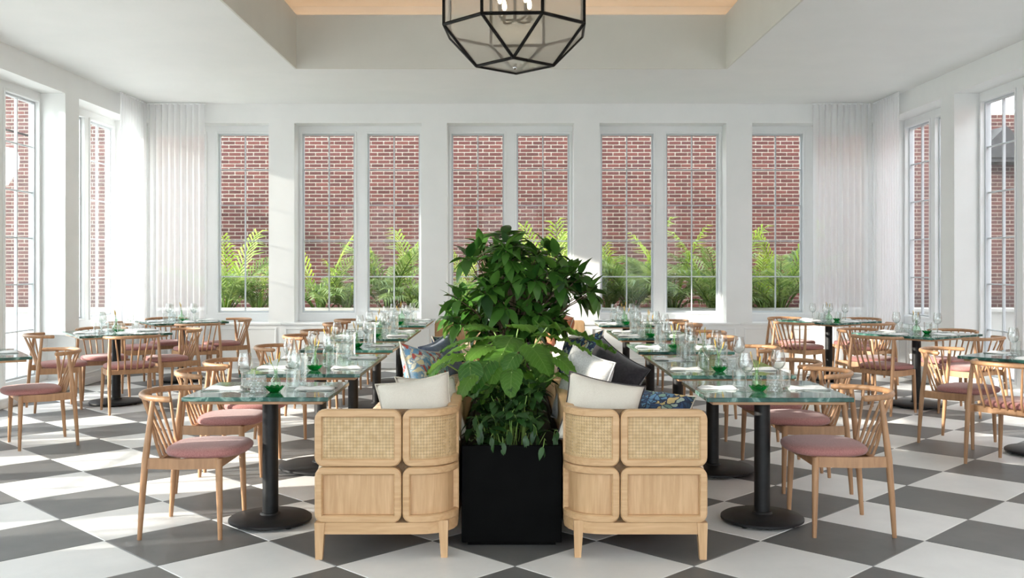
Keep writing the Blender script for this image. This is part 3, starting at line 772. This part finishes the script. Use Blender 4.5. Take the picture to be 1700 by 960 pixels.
pillow((-.475, 5.05, .690), (R(-20), R(-9), R(6)), (.385,.36), .14, M['linen'], 'cream linen pillow on the front end of the left bench')
pillow((-.42, 5.36, .66), (R(-28), R(4), R(40)), (.40,.38), .12, M['linen'], 'second cream pillow tucked behind the front left one')
pillow((-.49, 6.0, .72), (R(-22), R(12), R(62)), (.48,.48), .15, M['floral_pale'], 'blue and cream leaf print pillow on the left bench')
pillow((-.44, 6.75, .72), (R(-20), R(-8), R(70)), (.48,.46), .14, M['slate_blue'], 'slate blue pillow on the left bench behind the leaf print one', M['slate_blue'])
pillow((-.44, 7.5, .70), (R(-20), 0, R(75)), (.46,.46), .14, M['floral_navy'], 'navy print pillow farther along the left bench')
pillow((.475, 5.05, .688), (R(-20), R(11), R(-6)), (.40,.36), .14, M['linen'], 'cream linen pillow with dark piping on the right bench end', M['piping'])
pillow((.74, 5.27, .615), (R(-48), R(6), R(-20)), (.46,.42), .14, M['floral_navy'], 'navy leaf print pillow lying on the right bench seat')
pillow((.555, 5.72, .735), (R(-24), R(20), R(-58)), (.48,.48), .15, M['black_velvet'], 'charcoal velvet pillow on the right bench', M['black_velvet'])
pillow((.415, 5.55, .735), (R(-14), R(10), R(-64)), (.46,.46), .13, M['grey_weave'], 'grey woven pillow behind the charcoal one', M['grey_weave'])
pillow((.46, 6.55, .76), (R(-20), R(-10), R(-62)), (.48,.48), .14, M['floral_navy'], 'navy leaf print pillow upright behind the charcoal pillow')
pillow((.44, 7.35, .74), (R(-18), R(8), R(-66)), (.46,.46), .13, M['linen'], 'cream pillow farther along the right bench')
pillow((.47, 9.0, .84), (R(-12), R(12), R(-68)), (.36,.36), .14, M['rust'], 'rust coloured pillow high on the right bench back')

# ------------------------------------------------------------------ plants in the planter
def leaf_mesh(name, L, Wd, m_, fold=.18, droop=.25, nseg=6, tipp=1.0, lobed=0):
    vs = []; fs = []
    for i in range(nseg+1):
        t_ = i/nseg; w_ = Wd/2*(math.sin(PI*min(1, t_**.8))**.85) if 0 < t_ < 1 else 0.0
        if lobed and 0 < t_ < 1: w_ *= 1+.08*math.sin(i*2.9)
        x = L*t_; z = -droop*L*t_*t_
        vs += [(x, -w_, z+w_*fold*2), (x, 0, z), (x, w_, z+w_*fold*2)]
    for i in range(nseg):
        a, b = 3*i, 3*i+3
        fs += [(a, a+1, b+1, b), (a+1, a+2, b+2, b+1)]
    me = MB().add(vs, fs).mesh(name, m_, 180, recalc=False); return me
LD = [leaf_mesh('shrub_leaf_a', .145, .074, M['leaf_dark']), leaf_mesh('shrub_leaf_b', .125, .062, M['leaf_dark'], droop=.4), leaf_mesh('shrub_leaf_c', .16, .08, M['leaf_dark'], fold=.1, droop=.5)]
def orient(direction, roll=0.0):
    d = Vector(direction).normalized(); q = d.to_track_quat('X', 'Z'); return (q @ Euler((roll, 0, 0)).to_quaternion()).to_euler()
sh = tag(empty('leafy_shrub', (.03, 6.75, .47)), 'tall glossy dark green shrub in the middle of the planter', 'shrub')
rng = random.Random(11)
lobes = [((828,425),(58,42),26), ((800,500),(55,38),22), ((885,455),(62,45),26), ((925,470),(45,32),12), ((968,482),(20,12),5), ((850,500),(70,34),20), ((870,530),(60,25),10), ((765,520),(22,14),5), ((790,538),(45,18),9), ((905,530),(40,20),8), ((845,548),(50,16),7)]
whorls = []
for (c, r_, n) in lobes:
    for k in range(n):
        while True:
            a, b, cc = (rng.uniform(-1,1) for _ in range(3))
            if a*a+b*b+cc*cc < 1: break
        Y = 6.75+cc*.42
        p = px(c[0]+a*r_[0], c[1]+b*r_[1], 6.75); p.y = Y; whorls.append(p)
leaves = []; tw = MB()
for p in whorls:
    axis = Vector((p.x-.03, (p.y-6.75), .35*(p.z-1.0)+.05)).normalized(); q0 = rng.uniform(0, 6.28)
    n = rng.randint(6, 8)
    for k in range(n):
        a = q0+2*PI*k/n; s1 = axis.orthogonal().normalized(); s2 = axis.cross(s1)
        d = (s1*math.cos(a)+s2*math.sin(a))*.9+axis*.55+Vector((0,0,-.12))
        leaves.append((p+d*.012, d, rng.uniform(-.4,.4), rng.choice(LD), rng.uniform(.72,1.05)))
    st = Vector((.03+(p.x-.03)*.35, 6.75+(p.y-6.75)*.35, .9+.25*(p.z-.9)))
    tw.tube([st-Vector((.03, 6.75, .47)), (st.lerp(p, .55)+Vector((0,0,.03)))-Vector((.03,6.75,.47)), p-Vector((.03,6.75,.47))], [.007,.005,.003], 5)
for a in range(4):
    an = a*1.7; tw.tube([(.03*math.cos(an), .03*math.sin(an), -.04), (.06*math.cos(an), .06*math.sin(an), .3), (.12*math.cos(an), .10*math.sin(an), .75)], [.018,.015,.008], 7)
tw.build('branches', M['bark'], sh, smooth=60)
leaves.sort(key=lambda l: l[0].y)
rest_ = MB()
def add_leaf(parent, base, L_, mbrest, asobj):
    p, d, roll, me, s = L_; loc = p-base; rot = orient(d, roll)
    if asobj: link('leaf', me, parent, loc, rot, (s, s, s))
    else:
        m4 = Matrix.LocRotScale(loc, rot, Vector((s, s, s)))
        mbrest.add([m4 @ v.co for v in me.vertices], [tuple(f.vertices) for f in me.polygons])
for i, L_ in enumerate(leaves): add_leaf(sh, Vector((.03, 6.75, .47)), L_, rest_, i < 290)
o = rest_.build('foliage', M['leaf_dark'], sh, smooth=180, recalc=False); o['kind'] = 'stuff'

# broad-leaved plant
def big_leaf_mesh(name, L, Wd, droop=.35, cup=.12, ruffle=.014, n=14):
    vs = []; fs = []; nr = 4
    for i in range(n+1):
        t_ = i/n
        w_ = Wd/2*(1-abs(2*t_**.72-1)**2.3)**.6*(1.05-.25*t_) if 0 < t_ < 1 else .001
        ear = -.16*L*(1-t_)**4
        for j in range(-nr, nr+1):
            q = j/nr
            x = L*t_+ear*(abs(q)**1.5); y = q*w_
            z = -droop*L*t_*t_ + cup*w_*abs(q) - .3*w_*q*q*.6 + ruffle*math.sin(i*2.4+j*1.3)*abs(q)**2*(Wd/.3) - .012*(abs(j) % 2)
            vs.append((x, y, z))
    m_ = 2*nr+1
    for i in range(n):
        for j in range(m_-1): fs.append((i*m_+j, i*m_+j+1, (i+1)*m_+j+1, (i+1)*m_+j))
    return MB().add(vs, fs).mesh(name, M['leaf_big'], 180, recalc=False)
BLM = [big_leaf_mesh('broad_leaf_a', .34, .30), big_leaf_mesh('broad_leaf_b', .28, .24, .5), big_leaf_mesh('broad_leaf_c', .46, .17, .25, .25, .05)]
bp_base = Vector((.03, 5.85, .47))
bp = tag(empty('broad_leaf_plant', bp_base), 'broad leaved green plant with long stalks in front of the shrub', 'plant')
# (stalk-end pixel, depth, leaf direction, leaf mesh, scale)
BLV = [((765,590),5.70,(-1,-.25,-.15),0,.85), ((742,600),5.55,(-.9,-.5,-.35),1,.9), ((800,560),5.85,(-1,-.2,.02),0,1.0), ((770,575),6.0,(-.9,.3,-.1),1,.9),
       ((835,585),5.55,(-.35,-.8,-.5),0,.85), ((812,600),5.5,(-.6,-.7,-.45),1,.95), ((850,560),5.75,(-.2,-.8,-.1),1,1.05), ((880,575),5.6,(.5,-.75,-.35),0,.9),
       ((905,540),5.8,(1,-.15,-.12),2,1.0), ((895,555),5.55,(1,-.3,-.08),2,.72), ((925,595),5.5,(.8,-.5,-.35),1,.7), ((925,620),5.45,(.9,-.4,-.1),1,.45),
       ((860,540),6.05,(.2,-.6,.15),0,.9), ((820,545),6.1,(-.5,-.5,.25),0,.9), ((890,590),5.75,(.4,-.85,-.4),1,.95), ((785,625),5.4,(-.7,-.6,-.5),1,.7),
       ((850,615),5.4,(-.1,-.9,-.5),1,.75), ((905,575),6.1,(.7,.1,-.1),0,.85)]
BLV = [(a, b, c, d, e*(.74 if d < 2 else .95)) for a, b, c, d, e in BLV]
for k in range(12):
    BLV.append(((random.uniform(775,915), random.uniform(555,640)), random.uniform(5.45,6.0), (random.uniform(-1,1), random.uniform(-1,-.1), random.uniform(-.5,.1)), random.choice((0,1)), random.uniform(.5,.75)))
for (pp, Y, d, mi, s) in BLV:
    e_ = px(pp[0], pp[1], Y); loc = e_-bp_base; st = Vector((rng.uniform(-.1,.1), rng.uniform(-.12,.12), -.03))
    link('leaf', BLM[mi], bp, loc, orient(d, rng.uniform(-.3,.3)), (s, s, s))
    mid = st.lerp(loc, .6)+Vector((-d[0]*.05, -d[1]*.03, .05))
    MB().tube([st, st.lerp(mid, .5)+Vector((0,0,.03)), mid, loc+Vector(d).normalized()*.02], [.008,.007,.006,.004], 6).build('stalk', M['petiole'], bp, smooth=60)
# trailing vine at the front
VB = Vector((.02, 5.25, .47))
vn = tag(empty('trailing_vine', VB), 'dense dark trailing vine spilling over the planter front', 'plant')
LV = [leaf_mesh('vine_leaf_a', .075, .045, M['leaf_vine'], .1, .3, 5), leaf_mesh('vine_leaf_b', .06, .035, M['leaf_vine'], .15, .2, 5), leaf_mesh('vine_leaf_c', .09, .04, M['leaf_vine'], .1, .45, 5)]
vst = MB(); vl = []
for k in range(95):
    p = Vector((rng.uniform(-.19,.23), rng.uniform(5.1,5.85), 0)); h = .62+.30*((p.y-5.1)/.75)+rng.uniform(-.08,.1)-.1*abs(p.x-.02)/.2
    p.z = h; b = Vector((p.x*.7, p.y+rng.uniform(0,.1), .46)); m_ = b.lerp(p, .6)+Vector((rng.uniform(-.03,.03), 0, .04))
    vst.tube([b-VB, m_-VB, p-VB], [.003,.0025,.0015], 4)
    for q in range(rng.randint(4, 6)):
        a = rng.uniform(0, 6.28); pp = m_.lerp(p, rng.random())
        vl.append((pp, Vector((math.cos(a), math.sin(a)-.35, rng.uniform(-.6,.3))), rng.uniform(-.5,.5), rng.choice(LV), rng.uniform(.8,1.2)))
for (ix, iy) in ((800,700),(835,735),(845,715),(873,722),(902,742),(815,725),(885,705),(925,715),(790,690)):
    p = px(ix, iy, 5.0); b = Vector((p.x+rng.uniform(-.03,.03), 5.12, .53)); vst.tube([b-VB, b.lerp(p, .5)-VB+Vector((0,-.02,.03)), p-VB], .002, 4)
    for q in range(3): vl.append((b.lerp(p, .35+.3*q), Vector((rng.uniform(-.4,.4), -.5, -.8)), rng.uniform(-.4,.4), LV[2], rng.uniform(.55,.8)))
vst.build('vine_stems', M['petiole'], vn)
vl.sort(key=lambda l: l[0].y); rv = MB()
for i, L_ in enumerate(vl): add_leaf(vn, VB, L_, rv, i < 290)
o = rv.build('foliage', M['leaf_vine'], vn, smooth=180, recalc=False); o['kind'] = 'stuff'

# ------------------------------------------------------------------ chairs
def make_chair():
    t = empty('spindle_chair')
    W_ = M['chair_wood']
    vs = []; n = 28
    def ring(f, z):
        return [(.09+.218*f*math.copysign(abs(math.cos(a))**.72, math.cos(a)), .238*f*math.copysign(abs(math.sin(a))**.72, math.sin(a)), z) for a in [2*PI*k/n for k in range(n)]]
    prof = [(.90,.424),(.97,.430),(1.0,.444),(.985,.458),(.93,.468),(.75,.476),(.4,.479)]
    mb = MB(); vs = []; fs = []
    for f, z in prof: vs += ring(f, z)
    for j in range(len(prof)-1):
        for k in range(n):
            k2 = (k+1) % n; fs.append((j*n+k, j*n+k2, (j+1)*n+k2, (j+1)*n+k))
    fs.append(tuple(range(n))[::-1]); fs.append(tuple((len(prof)-1)*n+k for k in range(n)))
    mb.add(vs, fs).build('seat', M['pink'], t, smooth=60)
    def arc(y):     # plan curve of the top rail
        q = abs(y)/.262
        return -.27+.13*q**2.2+.10*q**9
    ys = [.262*math.sin(PI/2*(-1+2*i/22)) for i in range(23)]
    pts = [(arc(y), y, .742+.006*(1-(y/.262)**2)) for y in ys]
    rad = [.0125]+[.0165]*21+[.0125]
    MB().tube(pts, rad, 10).build('top_rail', W_, t, smooth=60)
    for s in (-1, 1):
        MB().tube([(-.213, s*.240, 0), (-.200, s*.240, .2), (-.183, s*.238, .42), (-.160, s*.232, .62), (-.147, s*.226, .738)], [.0115,.016,.0185,.0155,.0125], 10).build('leg', W_, t, smooth=60)
        MB().tube([(.212, s*.238, 0), (.206, s*.230, .22), (.200, s*.222, .425)], [.0115,.0165,.0195], 10).build('leg', W_, t, smooth=60)
        rail = [(-.185, s*.236, .405), (0, s*.232, .400), (.20, s*.222, .403)]
        vs = []; fs = []
        for (x, y, z) in rail: vs += [(x, y-.010, z-.030), (x, y+.010, z-.030), (x, y+.010, z+.026), (x, y-.010, z+.026)]
        for i in range(2):
            for k in range(4):
                k2 = (k+1) % 4; fs.append((i*4+k, i*4+k2, i*4+4+k2, i*4+4+k))
        fs += [(0,1,2,3), (8,11,10,9)]
        MB().add(vs, fs).build('side_rail', W_, t)
    MB().cbox(.190, .210, -.215, .215, .372, .424, .004).build('front_rail', W_, t)
    MB().cbox(-.13, -.10, -.228, .228, .378, .424, .004).build('rear_rail', W_, t)
    for y in (-.185, -.111, -.037, .037, .111, .185):
        yb = y*.78; xt = arc(y)
        MB().tube([(xt, y, .742)]+[(xt+(-.152-xt)*q, y+(yb-y)*q, .742+(.465-.742)*q) for q in (.33,.66,.95)]+[(-.136, yb, .425), (-.108, yb, .402)],
                  [.007,.008,.0085,.0085,.0085,.007], 7).build('spindle', W_, t, smooth=60)
    return t
chair0 = make_chair()
def chair(x, y, face_deg, label): 
    place(chair0, (x, y, 0), R(face_deg), label, 'chair', 'pink seated spindle chairs')

# ------------------------------------------------------------------ tables
def make_table(name, wx, wy, base_r, feet=True):
    t = empty(name)
    MB().cbox(-wx/2, wx/2, -wy/2, wy/2, .727, .750, .003).build('marble_top', M['marble'], t)
    MB().cbox(-wx/2+.035, wx/2-.035, -wy/2+.035, wy/2-.035, .708, .7275, .002).build('under_board', M['sub_wood'], t)
    MB().box(-.15, .15, -.15, .15, .700, .7085).build('mount_plate', M['black_metal'], t)
    MB().tube([(0,0,.045),(0,0,.701)], .044, 20).build('pole', M['black_metal'], t, smooth=40)
    MB().lathe([(0,.012),(base_r-.012,.012),(base_r,.018),(base_r,.030),(base_r-.012,.038),(.12,.046),(.058,.050),(.052,.06),(.046,.062),(0,.062)], 40).build('base', M['black_metal'], t, smooth=35)
    for k in range(4):
        a = PI/4+k*PI/2; MB().lathe([(0,0),(.016,0),(.016,.014),(0,.014)], 10, (.8*base_r*math.cos(a), .8*base_r*math.sin(a), 0)).build('glide', M['black_metal'], t)
    return t

# ------------------------------------------------------------------ tableware prototypes
def pr(name): return empty(name)
wine = pr('wine_glass')
MB().lathe([(0,0),(.036,.001),(.035,.003),(.010,.006),(.0042,.014),(.0036,.05),(.0038,.088),(.009,.097),(.026,.108),(.038,.126),(.0415,.146),(.039,.172),(.0335,.198),(.0315,.213),(.0305,.213),(.0325,.197),(.038,.172),(.0402,.146),(.0365,.127),(.024,.110),(0,.099)], 22).build('bowl', M['drink'], wine, smooth=60)
tumb = pr('water_tumbler')
MB().lathe([(0,0),(.036,0),(.038,.004),(.040,.105),(.0385,.105),(.0365,.014),(0,.012)], 22).build('body', M['drink'], tumb, smooth=40)
def hob():
    n, m_ = 48, 26; mb = MB(); vs = []; fs = []
    for j in range(m_+1):
        z = .095*j/m_
        for k in range(n):
            a = 2*PI*k/n; row = int(j/(m_/6)); b = max(0, math.sin(12*a+(PI if row % 2 else 0)))*max(0, math.sin(PI*(j % (m_/6))/(m_/6)))
            r_ = .040+.0055*b; vs.append((r_*math.cos(a), r_*math.sin(a), z))
    for j in range(m_):
        for k in range(n): fs.append((j*n+k, j*n+(k+1)%n, (j+1)*n+(k+1)%n, (j+1)*n+k))
    fs.append(tuple(range(n))[::-1]); mb.add(vs, fs); return mb
hobn = pr('hobnail_tumbler'); hob().build('body', M['pressed'], hobn, smooth=60)
MB().lathe([(.036,.093),(.034,.012),(0,.010)], 22).build('inner_wall', M['drink'], hobn, smooth=40)
caraf = pr('textured_carafe')
def crys():
    n, m_ = 32, 20; vs = []; fs = []
    for j in range(m_+1):
        z = .18*j/m_
        for k in range(n):
            a = 2*PI*k/n; r_ = .034+.0022*((k+j) % 2)+(.002 if j in (0, m_) else 0); vs.append((r_*math.cos(a), r_*math.sin(a), z))
    for j in range(m_):
        for k in range(n): fs.append((j*n+k, j*n+(k+1)%n, (j+1)*n+(k+1)%n, (j+1)*n+k))
    fs.append(tuple(range(n))[::-1]); return MB().add(vs, fs)
crys().build('body', M['pressed'], caraf); MB().lathe([(.030,.179),(.029,.014),(0,.012)], 20).build('inner_wall', M['drink'], caraf, smooth=40)
dish = pr('green_glass_dish')
def dsh():
    n = 40; vs = []; fs = []; prof = [(.014,0),(.022,.002),(.035,.014),(.047,.030),(.044,.031),(.032,.017),(.012,.008)]
    for i, (r_, z) in enumerate(prof):
        for k in range(n):
            a = 2*PI*k/n; sc = 1+.07*math.cos(10*a)*(r_/.047); vs.append((r_*sc*1.15*math.cos(a), r_*sc*.85*math.sin(a), z+.004*(r_/.047)*math.cos(10*a)))
    for i in range(len(prof)-1):
        for k in range(n): fs.append((i*n+k, i*n+(k+1)%n, (i+1)*n+(k+1)%n, (i+1)*n+k))
    fs.append(tuple(range(n))[::-1]); fs.append(tuple((len(prof)-1)*n+k for k in range(n))); return MB().add(vs, fs)
dsh().build('bowl', M['green_glass'], dish, smooth=50)
def vase_proto(name, prof, h, two=True):
    e = pr(name); MB().lathe(prof, 20).build('glass', M['vase'], e, smooth=50)
    for k, (dx, dy, hh) in enumerate(((.02,.012,.105),(-.024,.008,.085))[:2 if two else 1]):
        st = MB().tube([(0,0,.015),(dx*.2,dy*.2,h),(dx,dy,h+hh*.6)], .0016, 5).build('stem', M['petiole'], e)
        MB().tube([(dx,dy,h+hh*.45),(dx*1.25,dy*1.25,h+hh*.8),(dx*1.5,dy*1.5,h+hh)], [.0025,.0048,.002], 6).build('seed_head', M['yellow_stem'], st, smooth=60)
    return e
budv = vase_proto('bud_vase', [(0,0),(.022,.001),(.027,.012),(.027,.055),(.012,.078),(.0105,.105),(.013,.108),(.0115,.108),(.009,.104),(.010,.078),(.025,.055),(.025,.014),(0,.006)], .105)
rndv = vase_proto('round_bud_vase', [(0,0),(.026,.001),(.042,.018),(.045,.040),(.036,.066),(.014,.088),(.011,.13),(.014,.135),(.0125,.135),(.0095,.13),(.0125,.088),(.034,.066),(.043,.04),(.040,.02),(0,.006)], .13)
napk = pr('folded_napkin')
def nap():
    n, m_ = 12, 6; vs = []; fs = []
    for top in (0, 1):
        for j in range(m_+1):
            for i in range(n+1):
                x, y = -.105+.21*i/n, -.05+.10*j/m_
                e_ = min(i, n-i, j, m_-j); z = .0 if not top else (.013+.003*math.sin(9*i/n+2*j/m_)+(.002 if 1 < j < m_-1 else 0)) if e_ > 0 else .004
                vs.append((x+.002*math.sin(j*2.0), y+.002*math.sin(i*1.3), z))
    o = (n+1)*(m_+1)
    for j in range(m_):
        for i in range(n):
            q = (j*(n+1)+i, j*(n+1)+i+1, (j+1)*(n+1)+i+1, (j+1)*(n+1)+i); fs.append(q[::-1]); fs.append(tuple(o+k for k in q))
    ed = [i for i in range(n+1)]+[j*(n+1)+n for j in range(1, m_+1)]+[m_*(n+1)+n-i for i in range(1, n+1)]+[(m_-j)*(n+1) for j in range(1, m_)]
    for a, b in zip(ed, ed[1:]+ed[:1]): fs.append((a, b, o+b, o+a))
    return MB().add(vs, fs)
nap().build('cloth', M['white_cloth'], napk, smooth=50)
fork = pr('fork')
MB().tube([(-.095,0,.004),(-.02,0,.003),(.04,0,.005),(.055,0,.004)], [.006,.0035,.003,.008], 6, flat=.35).build('handle', M['steel'], fork, smooth=60)
for y in (-.0075, -.0025, .0025, .0075): MB().tube([(.052,y,.004),(.08,y,.002),(.098,y,.005)], .0012, 4).build('tine', M['steel'], fork)
knif = pr('knife')
MB().tube([(-.10,0,.004),(-.05,0,.004),(.0,0,.004)], [.005,.006,.0045], 6, flat=.5).build('handle', M['steel'], knif, smooth=60)
MB().add([(0,-.004,.003),(.09,-.007,.002),(.115,.004,.002),(0,.004,.003),(0,-.004,.005),(.09,-.007,.003),(.115,.004,.003),(0,.004,.005)], [(0,3,2,1),(4,5,6,7),(0,1,5,4),(1,2,6,5),(2,3,7,6),(3,0,4,7)]).build('blade', M['steel'], knif)

ZT_ = .7505
def setting(T, ang, cx, cy, dirx, diry, where, tn, glasses=True):
    """one place: napkin toward the diner, cutlery, tumbler and wine glass; local offsets in the table frame"""
    def put(proto, lx, ly, rz, what, cat, group, z=ZT_):
        ca, sa = math.cos(ang), math.sin(ang)
        place(proto, (T[0]+ca*lx-sa*ly, T[1]+sa*lx+ca*ly, z), ang+rz, '%s %s of the %s' % (what, where, tn), cat, group)
    tx, ty = -diry, dirx      # sideways
    f = math.atan2(diry, dirx)
    put(napk, cx-.015*dirx, cy-.015*diry, f, 'folded white napkin', 'napkin', 'folded napkins')
    put(fork, cx-.075*tx, cy-.075*ty, f+R(180+random.uniform(-8,8)), 'steel fork', 'fork', 'forks')
    put(knif, cx+.072*tx, cy+.072*ty, f+R(180+random.uniform(-8,8)), 'steel knife', 'knife', 'knives')
    if glasses:
        j = lambda: random.uniform(-.012, .012)
        put(wine, cx-.15*dirx+.10*tx+j(), cy-.15*diry+.10*ty+j(), 0, 'stemmed wine glass', 'wine glass', 'wine glasses')
        put(tumb, cx-.13*dirx+.01*tx+j(), cy-.13*diry+.01*ty+j(), 0, 'clear water tumbler', 'tumbler', 'water tumblers')
def item(proto, x, y, rz, label, cat, group): place(proto, (x, y, ZT_), rz, label, cat, group)

ORD = ['nearest', 'second', 'third', 'fourth', 'farthest']
SP = {'left': (-1.343, [(5.16,5.84),(6.26,7.66),(8.02,8.82),(9.22,10.62),(11.26,12.72)], -1),
      'right': (1.43, [(5.14,5.90),(6.18,7.55),(7.86,8.68),(9.33,10.45),(11.32,12.55)], 1)}
TAB = {}
for side, (tx, rows, sg) in SP.items():
    for k, (y0, y1) in enumerate(rows):
        tn = '%s %s bench table' % (ORD[k], side)
        d = y1-y0; cy = (y0+y1)/2
        t = make_table('cafe_table', .775, d, .23 if d < 1 else .29)
        t.location = (tx, cy, 0)
        tag(t, '%s table along the %s bench, green marble on a black pedestal' % (ORD[k], side), 'table', 'green marble bench tables')
        ch, be = ('chair side', 'bench side')
        spots = [(cy, '')] if d < 1 else [(cy-d*.25, ' front'), (cy+d*.25, ' rear')]
        for (yy, q) in spots:
            setting((tx, yy), 0, sg*.265, 0, sg, 0, 'on the %s%s' % (ch, q), tn)
            setting((tx, yy), 0, -sg*.265, 0, -sg, 0, 'on the %s%s' % (be, q), tn)
        f0 = spots[0][0]-.02
        item(hobn, tx+sg*.03, f0-.13, 0, 'clear hobnail glass at the middle of the '+tn, 'glass', 'hobnail glasses')
        item(dish, tx-sg*.05, f0-.10, R(10), 'small emerald glass dish at the middle of the '+tn, 'dish', 'emerald glass dishes')
        item(budv, tx-sg*.035, f0+.0, random.uniform(0,6), 'slim bud vase with yellow stems on the '+tn, 'vase', 'bud vases')
        if k != 4 and not (k == 0 and side == 'right'):
            item(caraf, tx-sg*.12, cy+d*.5-.12, 0, 'tall textured glass carafe at the back of the '+tn, 'carafe', 'textured carafes')
        if d > 1:
            item(rndv, tx+sg*.02, cy+d*.30, random.uniform(0,6), 'round bottomed bud vase on the '+tn, 'vase', 'bud vases')
            item(wine, tx+.06, cy-.02, 0, 'extra wine glass at the centre of the '+tn, 'wine glass', 'wine glasses')
            item(hobn, tx-sg*.06, cy+d*.38, 0, 'clear hobnail glass at the rear of the '+tn, 'glass', 'hobnail glasses')
# chairs along the two rows
for side, rows in (('left', [(-1.735,5.39,0,'nearest',''),(-1.90,6.43,0,'second','front '),(-1.92,7.07,2,'second','rear '),(-1.89,8.36,-3,'third',''),
                             (-1.94,9.62,2,'fourth','front '),(-1.92,10.34,0,'fourth','rear '),(-1.93,11.62,-2,'farthest','front '),(-1.93,12.38,2,'farthest','rear ')]),
                   ('right', [(1.835,5.43,180,'nearest',''),(1.96,6.42,178,'second','front '),(1.955,7.03,182,'second','rear '),(2.0,8.25,178,'third',''),
                             (1.92,9.42,180,'fourth','front '),(1.97,10.15,183,'fourth','rear '),(1.99,11.5,178,'farthest','front '),(1.96,12.22,181,'farthest','rear ')])):
    for (x, y, a, o_, fr) in rows:
        chair(x, y, a, 'pink seated oak spindle chair, %sone at the %s %s bench table' % (fr, o_, side))
# square tables turned in the side aisles
ISL = [('A', (-4.10,10.20), 35, 'middle left square table', 'ludv'.split()), ('B', (-4.09,12.20), 35, 'rear left square table', None),
       ('C', (-4.27,7.58), 35, 'front left square table', None), ('D', (4.17,10.0), 35, 'middle right square table', None),
       ('E', (4.02,12.28), 35, 'rear right square table', None), ('F', (4.09,7.48), 40, 'front right square table', None)]
for (nm, c, ang, tn, _) in ISL:
    t = make_table('square_table', .90, .90, .27); t.location = (c[0], c[1], 0); t.rotation_euler = (0, 0, R(ang))
    tag(t, tn+', turned, with dark green marble top', 'table', 'square marble tables in the side aisles')
    a = R(ang); u = Vector((math.cos(a), math.sin(a))); v = Vector((-math.sin(a), math.cos(a)))
    sides = {'left side': (-1,0), 'right side': (1,0), 'near side': (0,-1), 'far side': (0,1)}
    for q, (i, j) in sides.items():
        setting(c, a, .32*i, .32*j, i, j, 'on the '+q, tn)
    p = Vector(c)
    item(rndv, p.x, p.y, 1.0+len(nm), 'round bud vase with dried stems on the '+tn, 'vase', 'bud vases')
    item(dish, p.x+.07, p.y-.09, .4, 'small emerald glass dish on the '+tn, 'dish', 'emerald glass dishes')
    item(hobn, p.x-.10, p.y-.05, 0, 'clear hobnail glass on the '+tn, 'glass', 'hobnail glasses')
    dist = .60
    for q, (i, j) in sides.items():
        off = u*i+v*j; x, y = p.x+off.x*dist, p.y+off.y*dist; fa = math.degrees(math.atan2(-off.y, -off.x))
        if nm == 'C' and q in ('left side', 'near side'): continue
        if nm == 'F':
            if q in ('right side', 'near side'): continue
            if q == 'left side': x, y, fa = 3.635, 7.03, 34
            if q == 'far side': x, y, fa = 3.66, 7.98, -45
        chair(x, y, fa+random.uniform(-3,3), 'pink seated spindle chair on the %s of the %s' % (q, tn))
